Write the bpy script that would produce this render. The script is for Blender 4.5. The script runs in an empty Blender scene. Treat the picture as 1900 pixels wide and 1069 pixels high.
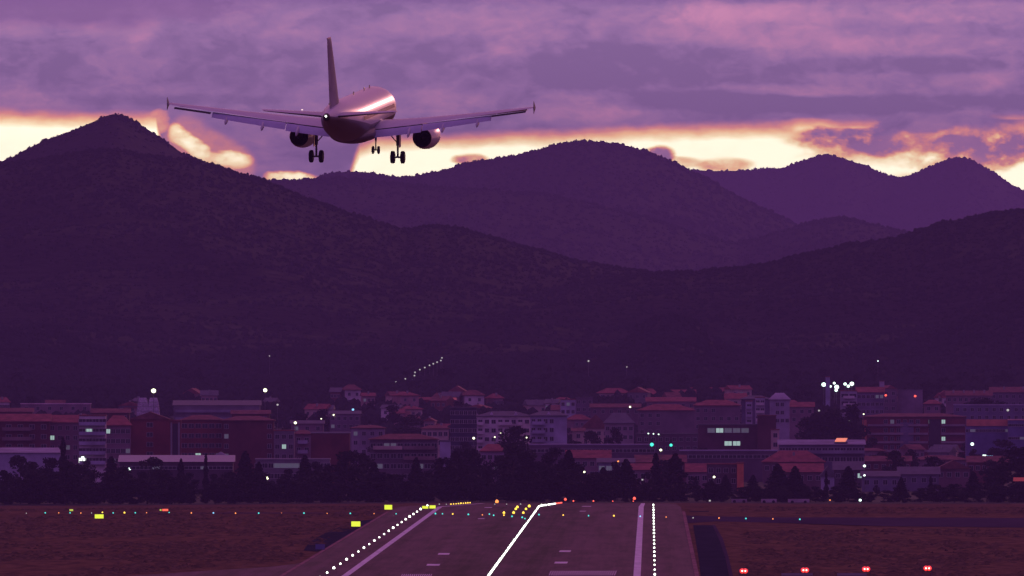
import bpy, math, random
import numpy as np
from mathutils import Vector, noise, Matrix
random.seed(7); np.random.seed(7)
S = bpy.context.scene
R = math.radians

# ------------------------------------------------------------------ camera
K = 42200.0      # focal length in photo pixels (800 mm lens on a 36 mm sensor, 1900 px wide)
H = 31.7         # camera height above the runway
HY = 656.0       # photo row of the horizon
cam = bpy.data.objects.new('camera', bpy.data.cameras.new('camera'))
S.collection.objects.link(cam)
cam.location = (0, 0, H)
cam.rotation_euler = (R(90) + math.atan((HY - 534.5) / K), 0, 0)
cam.data.lens = 36 * K / 1900; cam.data.sensor_width = 36
cam.data.clip_start = 1; cam.data.clip_end = 120000
S.camera = cam

# ------------------------------------------------------------------ world / light
S.view_settings.view_transform = 'Standard'; S.view_settings.look = 'None'
S.view_settings.exposure = 0.0; S.view_settings.gamma = 1.0
S.cycles.use_denoising = True
S.cycles.max_bounces = 4; S.cycles.diffuse_bounces = 2; S.cycles.volume_bounces = 0
S.cycles.volume_max_steps = 64
S.cycles.caustics_reflective = False; S.cycles.caustics_refractive = False

def srgb(r, g, b, a=1.0):
    f = lambda c: (c/255/12.92) if c/255 <= .04045 else ((c/255+.055)/1.055)**2.4
    return (f(r), f(g), f(b), a)

W = bpy.data.worlds.new('World'); S.world = W; W.use_nodes = True
T = W.node_tree; T.nodes.clear()
class X:                                   # tiny expression language over math nodes
    def __init__(s, v): s.v = v
    def op(s, o, b=None, c=None, clamp=False):
        n = T.nodes.new('ShaderNodeMath'); n.operation = o; n.use_clamp = clamp
        for i, q in enumerate((s, b, c)):
            if q is None: continue
            q = q.v if isinstance(q, X) else q
            if isinstance(q, (int, float)): n.inputs[i].default_value = q
            else: T.links.new(q, n.inputs[i])
        return X(n.outputs[0])
    def __add__(s, b): return s.op('ADD', b)
    __radd__ = __add__
    def __sub__(s, b): return s.op('SUBTRACT', b)
    def __rsub__(s, b): return X(b).op('SUBTRACT', s)
    def __mul__(s, b): return s.op('MULTIPLY', b)
    __rmul__ = __mul__
    def __truediv__(s, b): return s.op('DIVIDE', b)
    def clamp(s): return s.op('ADD', 0.0, clamp=True)
    def mx(s, b): return s.op('MAXIMUM', b)
    def mn(s, b): return s.op('MINIMUM', b)
def smooth(x, a, b):
    n = T.nodes.new('ShaderNodeMapRange'); n.interpolation_type = 'SMOOTHSTEP'
    T.links.new(x.v, n.inputs[0]); n.inputs[1].default_value = a; n.inputs[2].default_value = b
    n.inputs[3].default_value = 0; n.inputs[4].default_value = 1
    return X(n.outputs[0])
def smooth_desc(x, a, b): return 1 - smooth(x, a, b)
def vec(x, y, z=0.0):
    n = T.nodes.new('ShaderNodeCombineXYZ')
    for i, q in enumerate((x, y, z)):
        if isinstance(q, X): T.links.new(q.v, n.inputs[i])
        else: n.inputs[i].default_value = q
    return n.outputs[0]
def noi(v, scale=1.0, detail=4, rough=.5, lac=2.0, dist=0.0):
    n = T.nodes.new('ShaderNodeTexNoise'); T.links.new(v, n.inputs['Vector'])
    n.inputs['Scale'].default_value = scale; n.inputs['Detail'].default_value = detail
    n.inputs['Roughness'].default_value = rough; n.inputs['Lacunarity'].default_value = lac
    n.inputs['Distortion'].default_value = dist
    return X(n.outputs[0])
def mixc(f, a, b):
    n = T.nodes.new('ShaderNodeMix'); n.data_type = 'RGBA'
    if isinstance(f, X): T.links.new(f.v, n.inputs[0])
    else: n.inputs[0].default_value = f
    for i, q in ((6, a), (7, b)):
        if isinstance(q, tuple): n.inputs[i].default_value = q
        else: T.links.new(q, n.inputs[i])
    return n.outputs[2]
def ramp(f, stops):
    n = T.nodes.new('ShaderNodeValToRGB'); T.links.new(f.v, n.inputs[0])
    e = n.color_ramp.elements
    while len(e) < len(stops): e.new(.5)
    for i, (p, c) in enumerate(stops): e[i].position = p; e[i].color = c
    return n.outputs[0]
tc = T.nodes.new('ShaderNodeTexCoord')
sp = T.nodes.new('ShaderNodeSeparateXYZ'); T.links.new(tc.outputs['Generated'], sp.inputs[0])
dx, dy, dz = X(sp.outputs[0]), X(sp.outputs[1]), X(sp.outputs[2])
yy = dy.mx(0.05)
U = dx / yy * (K / 1000) + .95             # bearing, in thousands of photo pixels
V = HY / 1000 - dz / yy * (K / 1000)       # (minus) elevation, same unit
wide = (smooth(dy, .2, .9) * smooth_desc((dx/yy).op('ABSOLUTE'), .04, .12) * smooth_desc((dz/yy).op('ABSOLUTE'), .03, .09))
warp = noi(vec(U*3.2, V*9.0, .3), 1.0, 5, .55) - .5
warp2 = noi(vec(U*11.0, V*22.0, 4.3), 1.0, 6, .6) - .5
fine = noi(vec(U*26.0, V*40.0, 9.3), 1.0, 4, .6) - .5
def blob(cx, cy, rx, ry, soft=1.0, wf=1.1):
    a = (U + warp2*wf*rx*1.2 - cx) / rx
    b = (V + warp*wf*ry*1.2 + warp2*ry*wf - cy) / ry
    return smooth_desc(a*a + b*b, 0.15, 1.0 + soft)
# --- lower edge of the cloud deck
fc = T.nodes.new('ShaderNodeFloatCurve')
T.links.new((U / 1.9).clamp().v, fc.inputs['Value'])
pts = [(0,.197),(100,.199),(200,.202),(290,.203),(318,.34),(400,.40),(560,.42),(640,.34),(665,.262),(700,.245),(850,.240),(1000,.236),(1130,.230),(1300,.223),(1500,.217),(1700,.215),(1900,.211)]
cv = fc.mapping.curves[0]
while len(cv.points) < len(pts): cv.points.new(.5, .5)
for p, (a, b) in zip(cv.points, pts): p.location = (a/1900, b*2); p.handle_type = 'VECTOR'
fc.mapping.update()
edge = X(fc.outputs[0]) * .5
Vw = V + warp*.016 + warp2*.014 + fine*.008
openness = (Vw - edge + .004) / .042                       # 0 at the deck, 1 a little way below
# bright streaks inside the hanging cloud over the left slope
def streak(x0, y0, x1, y1, w, s=1.0):
    L = math.hypot(x1-x0, y1-y0); ux, uy = (x1-x0)/L, (y1-y0)/L
    a = (U-x0)*ux + (V-y0)*uy; b = (V-y0)*ux - (U-x0)*uy
    b = (b + warp2*.030 + fine*.010)/w; a2 = (a - L/2 + warp*.04)/(L/2)
    return smooth_desc(b*b + a2*a2*a2*a2 + fine*.5, .0, 2.4) * s
gl0 = streak(.318,.238,.395,.300,.017,1.0).mx(streak(.37,.292,.47,.302,.015,.85)).mx(streak(.50,.330,.60,.337,.012,.9)).mx(streak(.285,.205,.30,.25,.02,.5)).mx(streak(.31,.24,.47,.335,.045,.42))
gl = gl0 * (.88 + fine*.9 + warp2*.7) - smooth_desc(gl0, 0, .35)*.15
cover = (blob(1.715,.268,.235,.062,.5)*.60 + blob(1.515,.256,.06,.016)*.42 + blob(1.63,.264,.045,.024)*.38 + blob(1.85,.280,.085,.032)*.42 + blob(1.70,.236,.05,.01)*.15
         + blob(1.225,.283,.028,.014,.6)*.8 + blob(1.345,.305,.05,.014,.6)*.45 + blob(.875,.295,.03,.011,.6)*.6 + blob(1.24,.30,.06,.010)*.4
         - blob(1.62,.310,.07,.016)*.25 - blob(1.57,.226,.05,.010)*.35 - blob(1.87,.215,.04,.007)*.3)
cover = cover * (1.0 + warp2*1.5 + fine*2.2)
hot = blob(1.90,.338,.045,.017,.6,.2)*.9 + blob(1.50,.228,.05,.012)*.2 + blob(1.71,.305,.10,.02)*.25
br = (openness.clamp() - cover.clamp()*.86 + hot + fine*.10).clamp().mx(gl.clamp())
br = br * smooth(U, -3.0, -.4) * smooth_desc(U, 3.6, 6.5)
# --- the deck itself: mauve, with pink lit undersides
n1 = noi(vec(U*2.0 + warp*1.1, V*5.0 + U*.45 + warp2*.8 + warp*.7, 2.0), 1.0, 6, .6, dist=.35)
n2 = noi(vec(U*6.0 + warp2*1.6, V*11.0 + U*1.0 + warp*1.6, 7.0), 1.0, 7, .62, dist=.5)
n3 = noi(vec(U*17.0, V*28.0, 5.0), 1.0, 5, .6, dist=.6)
pk = ((n1-.5)*1.5 + (n2-.5)*1.3 + (n3-.5)*.9 + .27)
pk = pk + (blob(1.36,.045,.18,.040)*.42 + blob(1.72,.082,.20,.018,1,1)*.45 + blob(.80,.045,.14,.022)*.35 + blob(.12,.055,.20,.020)*.25 \
     + blob(1.60,.02,.40,.02)*.35 + blob(1.45,.166,.11,.012)*.45 + blob(1.81,.152,.08,.016)*.45 + blob(1.08,.20,.10,.03)*.8 + blob(.80,.19,.10,.022)*.45 + blob(.06,.19,.10,.02)*.3 \
     - blob(1.30,.185,.18,.018)*.6 - blob(1.65,.120,.22,.014)*.4 - blob(1.62,.192,.30,.016)*.6 - blob(.10,.010,.24,.025)*.45 - blob(.35,.12,.35,.04)*.25 - blob(.30,.185,.25,.010)*.25 - blob(1.15,.12,.30,.04)*.35) * .68
deck = ramp(pk.clamp(), [(0, srgb(106,84,118)), (.25, srgb(122,94,130)), (.5, srgb(138,102,134)), (.75, srgb(156,109,138)), (1, srgb(170,116,142))])
dark_top = smooth_desc(V + warp*.012 + U*.004, .000, .020)
deck = mixc(dark_top*.40, deck, srgb(92,66,112))
dr = (blob(.12,.018,.30,.030)*.55).clamp()
deck = mixc(dr, deck, srgb(112,78,118))
glow = ramp(br, [(0, srgb(130,92,140)), (.22, srgb(170,110,125)), (.42, srgb(205,128,112)), (.60, (.85,.46,.20,1)), (.80, (1.0,.80,.44,1)), (1, (1.30,1.20,.84,1))])
near0 = mixc(smooth(br, .0, .40), deck, glow)
nsk = T.nodes.new('ShaderNodeVectorMath'); nsk.operation = 'SCALE'; nsk.inputs[3].default_value = 2.3   # seen through 36 km of air
T.links.new(near0, nsk.inputs[0]); near = nsk.outputs[0]
add = T.nodes.new('ShaderNodeMix'); add.data_type = 'RGBA'
# --- the rest of the sky: Nishita twilight behind a soft pink and mauve deck
SUN_EL, SUN_AZ = R(8.0), R(14.5)                  # low, ahead and to the right
sky = T.nodes.new('ShaderNodeTexSky'); sky.sky_type = 'NISHITA'; sky.sun_disc = False
sky.sun_elevation = SUN_EL; sky.sun_rotation = SUN_AZ
sky.altitude = 200; sky.dust_density = 2.0
el = dz.op('ARCSINE')
g1 = noi(vec(dx*2.2, dy*2.2, dz*7.0), 1.0, 5, .55)
far = mixc(smooth(g1, .35, .68), srgb(90,60,124), srgb(156,90,130))
far = mixc(smooth_desc(dy, -.6, .1)*.7, far, srgb(104,72,146))
band = smooth_desc((el - .012).op('ABSOLUTE'), .01, .05) * smooth(dy, .75, .98) * smooth(dx, -.15, .10)
far = mixc(band*.8, far, (1.1,.52,.36,1))
rightwarm = smooth((dx*.6 + dy*.8), .55, 1.0) * smooth_desc(el, .15, .7)
far = mixc(rightwarm*.5, far, srgb(225,140,145))
below = smooth(dz, -.05, -.002)
nsc = T.nodes.new('ShaderNodeVectorMath'); nsc.operation = 'SCALE'; nsc.inputs[3].default_value = .035
ntn = T.nodes.new('ShaderNodeVectorMath'); ntn.operation = 'MULTIPLY'; ntn.inputs[1].default_value = (1.0, .50, .85)   # dusk tint
T.links.new(sky.outputs[0], ntn.inputs[0]); T.links.new(ntn.outputs[0], nsc.inputs[0])
far = mixc(.16, far, nsc.outputs[0])
far = mixc(smooth_desc(dz, .0, .38)*smooth_desc(dy, -.2, .3)*.62, far, srgb(44,26,62))
azr = dx / yy
upl = T.nodes.new('ShaderNodeVectorMath'); upl.operation = 'SCALE'; T.links.new(far, upl.inputs[0]); T.links.new((smooth(dz, .25, .8)*.62 + 1.0).v, upl.inputs[3]); far = upl.outputs[0]
far = mixc(smooth_desc((el-.187).op('ABSOLUTE'), .008, .030)*smooth(azr, .04, .12)*smooth(dy,.5,.8)*.85, far, srgb(96,62,118))  # dark band added out of view to shape the fuselage reflection
far = mixc(smooth_desc((el-.125).op('ABSOLUTE'), .02, .06)*smooth_desc(azr.op('ABSOLUTE'), .06, .16)*smooth(dy,.5,.8)*.8, far, (1.10,.43,.52,1))  # pink patch added above the view to tint the fuselage reflection
far = mixc(below, srgb(20,10,24), far)
col = mixc(wide, far, near)
bg = T.nodes.new('ShaderNodeBackground'); T.links.new(col, bg.inputs[0]); bg.inputs[1].default_value = 1.16
wo = T.nodes.new('ShaderNodeOutputWorld'); T.links.new(bg.outputs[0], wo.inputs[0])
W.cycles.sampling_method = 'MANUAL'; W.cycles.sample_map_resolution = 1024

sl = bpy.data.lights.new('sun', 'SUN'); sl.energy = .36; sl.angle = R(.6); sl.color = (1.0, .42, .36)
so = bpy.data.objects.new('sun', sl); S.collection.objects.link(so)
sd = Vector((math.sin(SUN_AZ)*math.cos(SUN_EL), math.cos(SUN_AZ)*math.cos(SUN_EL), math.sin(SUN_EL)))
so.rotation_euler = sd.to_track_quat('Z', 'Y').to_euler(); so.location = (300, 1500, 300)

# ------------------------------------------------------------------ materials
MATS = {}
def mat(name, col, rough=.7, spec=.3, metal=0.0, var=0.0, vscale=1.0, emit=None, es=1.0, bump=0.0, bscale=1.0, stretch=(1,1,1), col2=None, coat=0.0):
    if name in MATS: return MATS[name]
    m = bpy.data.materials.new(name); m.use_nodes = True; t = m.node_tree
    b = t.nodes['Principled BSDF']
    c = tuple(col)[:3] + (1,)
    b.inputs['Base Color'].default_value = c
    b.inputs['Roughness'].default_value = rough; b.inputs['Metallic'].default_value = metal
    b.inputs['Specular IOR Level'].default_value = spec
    b.inputs['Coat Weight'].default_value = coat; b.inputs['Coat Roughness'].default_value = .16
    if var or bump:
        g = t.nodes.new('ShaderNodeNewGeometry'); mp = t.nodes.new('ShaderNodeMapping')
        t.links.new(g.outputs['Position'], mp.inputs[0]); mp.inputs['Scale'].default_value = stretch
        n = t.nodes.new('ShaderNodeTexNoise'); t.links.new(mp.outputs[0], n.inputs[0])
        n.inputs['Scale'].default_value = vscale; n.inputs['Detail'].default_value = 6; n.inputs['Roughness'].default_value = .62
        if var:
            r = t.nodes.new('ShaderNodeValToRGB'); t.links.new(n.outputs[0], r.inputs[0])
            d = col2 if col2 else tuple(x*(1+var) for x in col[:3])
            r.color_ramp.elements[0].position = .35; r.color_ramp.elements[1].position = .68
            r.color_ramp.elements[0].color = tuple(x*(1-var) for x in col[:3]) + (1,)
            r.color_ramp.elements[1].color = tuple(d[:3]) + (1,)
            t.links.new(r.outputs[0], b.inputs['Base Color'])
        if bump:
            n2 = t.nodes.new('ShaderNodeTexNoise'); t.links.new(mp.outputs[0], n2.inputs[0]); n2.inputs['Scale'].default_value = bscale
            bp = t.nodes.new('ShaderNodeBump'); bp.inputs['Strength'].default_value = bump; bp.inputs['Distance'].default_value = 1/bscale
            t.links.new(n2.outputs[0], bp.inputs['Height']); t.links.new(bp.outputs[0], b.inputs['Normal'])
    if emit:
        b.inputs['Emission Color'].default_value = tuple(emit)[:3] + (1,); b.inputs['Emission Strength'].default_value = es
        m.cycles.emission_sampling = 'NONE'
    MATS[name] = m
    return m
white_paint = mat('white_paint', (.74,.73,.75), .36, .45, coat=.2, var=.04, vscale=.8)
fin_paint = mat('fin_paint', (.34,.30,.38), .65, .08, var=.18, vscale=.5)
wing_grey = mat('wing_grey', (.60,.60,.63), .30, .5, var=.06, vscale=1.0)
flap_grey = mat('flap_grey', (.50,.50,.66), .4, .4, var=.08, vscale=1.2)
dark_metal = mat('dark_metal', (.03,.028,.028), .4, .5, .6)
shade_dark = mat('shade_dark', (.03,.03,.035), .7)  # near black that paints shade on flap gaps, ailerons and elevators
steel = mat('steel', (.12,.115,.12), .35, .5, .7)
rubber = mat('rubber', (.015,.015,.016), .8)
asphalt = mat('asphalt', (.108,.060,.072), .9, .06, var=.26, vscale=.055, stretch=(1,.05,1), bump=.2, bscale=3)
asphalt_taxi = mat('asphalt_taxi', (.075,.054,.075), .95, .0, var=.2, vscale=.05, stretch=(1,.1,1))
dark_turf = mat('dark_turf', (.034,.036,.046), 1, 0, var=.25, vscale=.3, stretch=(1,.1,1))
paint_white = mat('paint_white', (.70,.58,.72), .6, var=.18, vscale=.5, stretch=(1,.1,1))
paint_edge = mat('paint_edge', (.32,.18,.17), .9, 0, var=.3, vscale=.4, stretch=(1,.1,1))
trunk_m = mat('bark', (.06,.045,.035), .9)
leaf_m = [mat('foliage_%s' % n, c, .75, .1, var=.45, vscale=.8) for n, c in (('dark', (.014,.020,.014)), ('mid', (.020,.028,.017)), ('cypress', (.010,.015,.011)))]
glass = mat('glass', (.025,.028,.035), .12, .6)
glass_lit = mat('glass_lit', (.4,.5,.45), .5, emit=(.60,.90,.78), es=.55)
glass_dimlit = mat('glass_dimlit', (.3,.4,.4), .5, emit=(.50,.55,.56), es=.10)
glass_white = mat('glass_white', (.4,.5,.45), .5, emit=(.9,1,.85), es=1.8)
frame_w = mat('frame_white', (.45,.43,.45), .6)
concrete = mat('concrete', (.33,.31,.33), .8, var=.15, vscale=.3)
terracotta = mat('terracotta', (.29,.085,.080), .8, .2, var=.35, vscale=.5)
terracotta_dim = mat('terracotta_dim', (.21,.085,.075), .85, .2, var=.35, vscale=.5)
slate = mat('slate', (.12,.11,.135), .7, .3, var=.2, vscale=.4)
metal_roof = mat('metal_roof', (.24,.23,.33), .4, .4, var=.12, vscale=.4)
orange_clad = mat('orange_clad', (.95,.36,.16), .6, var=.12, vscale=.3)

# ------------------------------------------------------------------ mesh helpers
COL = S.collection
class MB:
    def __init__(s): s.v = []; s.f = []; s.sm = False
    def add(s, vs, fs):
        o = len(s.v); s.v += [tuple(p) for p in vs]; s.f += [tuple(i+o for i in f) for f in fs]; return s
    def box(s, x0, x1, y0, y1, z0, z1):
        return s.add([(x0,y0,z0),(x1,y0,z0),(x1,y1,z0),(x0,y1,z0),(x0,y0,z1),(x1,y0,z1),(x1,y1,z1),(x0,y1,z1)],
                     [(0,3,2,1),(4,5,6,7),(0,1,5,4),(1,2,6,5),(2,3,7,6),(3,0,4,7)])
    def tube(s, p0, p1, r0, r1=None, n=8):
        r1 = r0 if r1 is None else r1
        p0, p1 = Vector(p0), Vector(p1); d = (p1-p0).normalized()
        a = d.orthogonal().normalized(); b = d.cross(a)
        vs = [p0 + (a*math.cos(t)+b*math.sin(t))*r0 for t in [2*math.pi*i/n for i in range(n)]]
        vs += [p1 + (a*math.cos(t)+b*math.sin(t))*r1 for t in [2*math.pi*i/n for i in range(n)]]
        fs = [(i, (i+1) % n, n+(i+1) % n, n+i) for i in range(n)] + [tuple(range(n))[::-1], tuple(range(n, 2*n))]
        return s.add(vs, fs)
    def rings(s, rings, cap0=True, cap1=True):
        n = len(rings[0]); vs = [p for r in rings for p in r]; fs = []
        for k in range(len(rings)-1):
            for i in range(n):
                fs.append((k*n+i, k*n+(i+1) % n, (k+1)*n+(i+1) % n, (k+1)*n+i))
        if cap0: fs.append(tuple(range(n))[::-1])
        if cap1: fs.append(tuple(range((len(rings)-1)*n, len(rings)*n)))
        return s.add(vs, fs)
    def lathe(s, prof, c, axis, n=24, cap0=False, cap1=False):        # prof = [(along, radius)]
        rs = []
        for a, r in prof:
            ring = []
            for i in range(n):
                t = 2*math.pi*i/n; q, w = r*math.cos(t), r*math.sin(t)
                ring.append((c[0]+a, c[1]+q, c[2]+w) if axis == 'x' else (c[0]+q, c[1]+a, c[2]+w) if axis == 'y' else (c[0]+q, c[1]+w, c[2]+a))
            rs.append(ring)
        return s.rings(rs, cap0, cap1)
    def mesh(s, name, m, smooth=False):
        me = bpy.data.meshes.new(name); me.from_pydata(s.v, [], s.f); me.materials.append(m)
        if smooth: me.polygons.foreach_set('use_smooth', [True]*len(me.polygons))
        me.update(); return me
    def build(s, name, m, parent=None, smooth=False, loc=(0,0,0)):
        return link(name, s.mesh(name, m, smooth), parent, loc)
def link(name, me, parent=None, loc=(0,0,0)):
    o = bpy.data.objects.new(name, me); COL.objects.link(o); o.parent = parent; o.location = loc
    return o
def smooth_by_angle(o, deg=40):
    me = o.data; me.polygons.foreach_set('use_smooth', [True]*len(me.polygons)); me.set_sharp_from_angle(angle=R(deg))
def tag(o, label=None, cat=None, group=None, kind=None):
    if label: o['label'] = label
    if cat: o['category'] = cat
    if group: o['group'] = group
    if kind: o['kind'] = kind
    return o
def thing(name, label, cat, loc, group=None, rz=0):
    o = bpy.data.objects.new(name, None); COL.objects.link(o); o.location = loc; o.rotation_euler.z = rz
    o.empty_display_size = .5
    return tag(o, label, cat, group)
def children(o): return [c for c in ALLCH.get(o.name, [])]
ALLCH = {}
def copy_thing(o, kids, loc, label=None, group=None, rz=None, scale=None):
    c = o.copy(); COL.objects.link(c); c.location = loc
    if label: c['label'] = label
    if group: c['group'] = group
    if rz is not None: c.rotation_euler.z = rz
    if scale: c.scale = scale
    for k, sub in kids:
        d = k.copy(); COL.objects.link(d); d.parent = c
        for q in sub:
            e = q.copy(); COL.objects.link(e); e.parent = d
    return c

# ------------------------------------------------------------------ ground
KN = [(-3000,0),(4700,0),(5950,-7.5),(8500,-8.0),(10000,13.0),(11500,22.0),(60000,22.0)]
def base(Y): return float(np.interp(Y, [a for a,_ in KN], [b for _,b in KN]))
DIRX = 257.0/K
def rwx(Y, off=0.0): return DIRX*Y - 23.0 + off        # runway centre line at depth Y
def gz(x, Y):
    rx = x - rwx(Y)
    return base(Y) - .10 - .008*min(90, max(0, -rx-34))*float(np.interp(Y, [2500,4000,5950,7000],[0,1,1,0])) - .25*float(np.interp(rx,[40,60],[0,1]))*float(np.interp(Y,[5900,6300],[1,0]))
def wx(px, Y): return (px-950)*Y/K
def wz(py, Y): return H - (py-HY)*Y/K
def gp(px, py, lift=0.0, flat=False):
    Y = 4000.
    for _ in range(30):
        z = base(Y) if flat else gz(wx(px, Y), Y)
        Y = K*(H - z)/(py-HY)
        if Y > 4700 and not flat: Y = min(Y, 4760)
    x = wx(px, Y)
    return (x, Y, (base(Y) if flat else gz(x, Y)) + lift)

ys = sorted(set([-3000,0,1500,2400,2600] + list(range(2800, 6001, 100)) + [5950,4700] + [6200,6400,6600,7000] + list(range(7500, 12001, 500)) + [14000,18000,25000,34500,45800]))
xsr = [-2300,-1200,-600,-300,-200,-150,-124,-100,-70,-50,-34,-25,0,25,40,60,100,150,200,300,600,1200,2250]
gm = MB(); n = len(xsr)
for Y in ys:
    for r in xsr:
        x = rwx(Y, r) if Y < 12000 else r
        x = max(-2350, min(2350, x))
        gm.v.append((x, Y, gz(x, Y)))
for j in range(len(ys)-1):
    for i in range(n-1): gm.f.append((j*n+i, j*n+i+1, (j+1)*n+i+1, (j+1)*n+i))
grass = mat('dry_grass', (.150,.088,.048), 1, .0, var=.34, vscale=.35, stretch=(1,.10,1), bump=.3, bscale=.8, col2=(.22,.13,.068))
tag(gm.build('ground', grass), kind='structure')

tm = MB(); ys2 = [5975,6200,6400,6600,7000]+list(range(7500,12001,250))
for Y in ys2:
    for r_ in xsr:
        x = max(-2340, min(2240, rwx(Y, r_))); tm.v.append((x, Y, gz(x, Y)+.06))
for j in range(len(ys2)-1):
    for i in range(n-1): tm.f.append((j*n+i, j*n+i+1, (j+1)*n+i+1, (j+1)*n+i))
tag(tm.build('terrain', mat('scrub', (.050,.050,.040), .95, .05, var=.4, vscale=.04)), kind='structure')

def runway_mat():
    t = asphalt.node_tree; b_ = t.nodes['Principled BSDF']
    g = t.nodes.new('ShaderNodeNewGeometry'); sp_ = t.nodes.new('ShaderNodeSeparateXYZ'); t.links.new(g.outputs['Position'], sp_.inputs[0])
    def m(op, a, b=None, clamp=False):
        n_ = t.nodes.new('ShaderNodeMath'); n_.operation = op; n_.use_clamp = clamp
        for i, q in enumerate((a, b)):
            if q is None: continue
            if isinstance(q, (int, float)): n_.inputs[i].default_value = q
            else: t.links.new(q, n_.inputs[i])
        return n_.outputs[0]
    x_ = m('SUBTRACT', sp_.outputs[0], m('MULTIPLY', sp_.outputs[1], DIRX)); x_ = m('ADD', x_, 23.0)
    def nz(sx_, sy_, off, det=5):
        c_ = t.nodes.new('ShaderNodeCombineXYZ'); t.links.new(m('MULTIPLY', x_, sx_), c_.inputs[0]); t.links.new(m('MULTIPLY', sp_.outputs[1], sy_), c_.inputs[1]); c_.inputs[2].default_value = off
        n_ = t.nodes.new('ShaderNodeTexNoise'); n_.inputs['Scale'].default_value = 1; n_.inputs['Detail'].default_value = det; n_.inputs['Roughness'].default_value = .65
        t.links.new(c_.outputs[0], n_.inputs[0]); return n_.outputs[0]
    d_ = m('ABSOLUTE', m('SUBTRACT', m('ABSOLUTE', x_), 4.5))
    rub = m('MULTIPLY', m('SUBTRACT', 1.0, m('DIVIDE', d_, 6.0), True), m('MULTIPLY', nz(.9, .004, 3), 1.2), True)
    lanes = m('MULTIPLY', m('SUBTRACT', nz(.45, .002, 8, 3), .5), 1.6)                   # paving lanes
    blot = m('MULTIPLY', m('SUBTRACT', nz(.30, .012, 5), .5), 2.0)
    grain = m('MULTIPLY', m('SUBTRACT', nz(2.5, .15, 1), .5), 1.1)
    v = m('ADD', m('ADD', m('ADD', 1.0, lanes), m('ADD', blot, grain)), m('MULTIPLY', rub, -.75))
    v = m('MAXIMUM', v, .25)
    vs = t.nodes.new('ShaderNodeVectorMath'); vs.operation = 'SCALE'; vs.inputs[0].default_value = (.104,.045,.068); t.links.new(v, vs.inputs[3])
    t.links.new(vs.outputs[0], b_.inputs['Base Color'])
runway_mat()

def strip(name, x0, x1, y0, y1, m, lift, parent=None, seg=60):
    b = MB(); k = [y0] + [y for y in ([4700] + list(range(3000, 6000, seg))) if y0 < y < y1] + [y1]; k = sorted(set(k))
    for Y in k: b.v += [(rwx(Y, x0), Y, base(Y)+lift), (rwx(Y, x1), Y, base(Y)+lift)]
    for i in range(len(k)-1): b.f.append((2*i, 2*i+1, 2*i+3, 2*i+2))
    return b.build(name, m, parent)
RW0, RW1 = 2300, 5940
runway = tag(strip('runway', -29.3, 29.3, RW0, RW1, asphalt, 0.0), kind='structure')
strip('side_stripe', -21.0, -20.0, RW0+60, RW1-20, paint_white, .03, runway)
strip('side_stripe', 20.55, 21.6, RW0+60, RW1-20, paint_white, .03, runway)
strip('pavement_edge', -29.9, -29.32, RW0, 4560, paint_edge, .02, runway)
strip('pavement_edge', 29.32, 29.95, RW0, 4560, paint_edge, .02, runway)
def mark(px0, px1, py0, py1):
    b = MB(); P = [gp(px0,py1,.03,True), gp(px1,py1,.03,True), gp(px1+2,py0,.03,True), gp(px0+2,py0,.03,True)]
    b.add(P, [(0,1,2,3)]); b.build('touchdown_mark', paint_white, runway)
for q in ((812,833,1026.6,1029.6),(791,815,1046.8,1050),(1037,1058,1021.6,1024.6),(1028,1052,1042.6,1046),(1079,1096,939.2,940.3),(898,912,941.5,942.6),(1075,1086,948.2,949.4),(886,898,962,963.2)): mark(*q)
def comb(px0, px1, py0, py1, nn):
    b = MB(); w = (px1-px0)/nn
    for i in range(nn):
        a = px0+i*w
        b.add([gp(a,py1,.03,True), gp(a+w*.42,py1,.03,True), gp(a+w*.42+4,py0,.03,True), gp(a+4,py0,.03,True)], [(0,1,2,3)])
    b.build('aiming_block', paint_white, runway)
comb(1018, 1143, 1059.5, 1068, 30); comb(742, 800, 1065.5, 1075, 15)
def patch(name, pxs, m, lift, flat=False):
    b = MB(); P = [gp(a, c, lift, flat) for a, c in pxs]; b.add(P, [tuple(range(len(P)))[::-1]])
    return tag(b.build(name, m), kind='structure')
patch('taxiway', [(1262,957),(1300,958),(1420,960.5),(1650,961),(1960,962),(1960,980),(1650,977),(1420,970),(1330,968),(1262,972)], asphalt_taxi, .06)
patch('taxiway', [(180,1082),(250,1069),(420,1058),(500,1053),(560,1046),(590,1036),(640,1012),(640,1080)], asphalt, .09)
patch('verge', [(1286,975),(1322,975),(1334,1000),(1346,1035),(1356,1085),(1302,1085),(1296,1035)], dark_turf, .05)
patch('verge', [(1270,936),(1306,936.3),(1316,950),(1280,950)], dark_turf, .05)
patch('verge', [(700,963),(660,968),(612,985),(575,1005),(563,1022),(590,1024),(622,1010),(662,986)], dark_turf, .05)
patch('verge_line', [(1322,975),(1327,975),(1341,1000),(1352,1035),(1364,1085),(1357,1085),(1346,1035),(1334,1000)], asphalt_taxi, .06)
patch('service_path', [(230,952.0),(480,951.6),(720,951.6),(720,953.0),(480,953.2),(230,953.2)], asphalt_taxi, .05)

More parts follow.
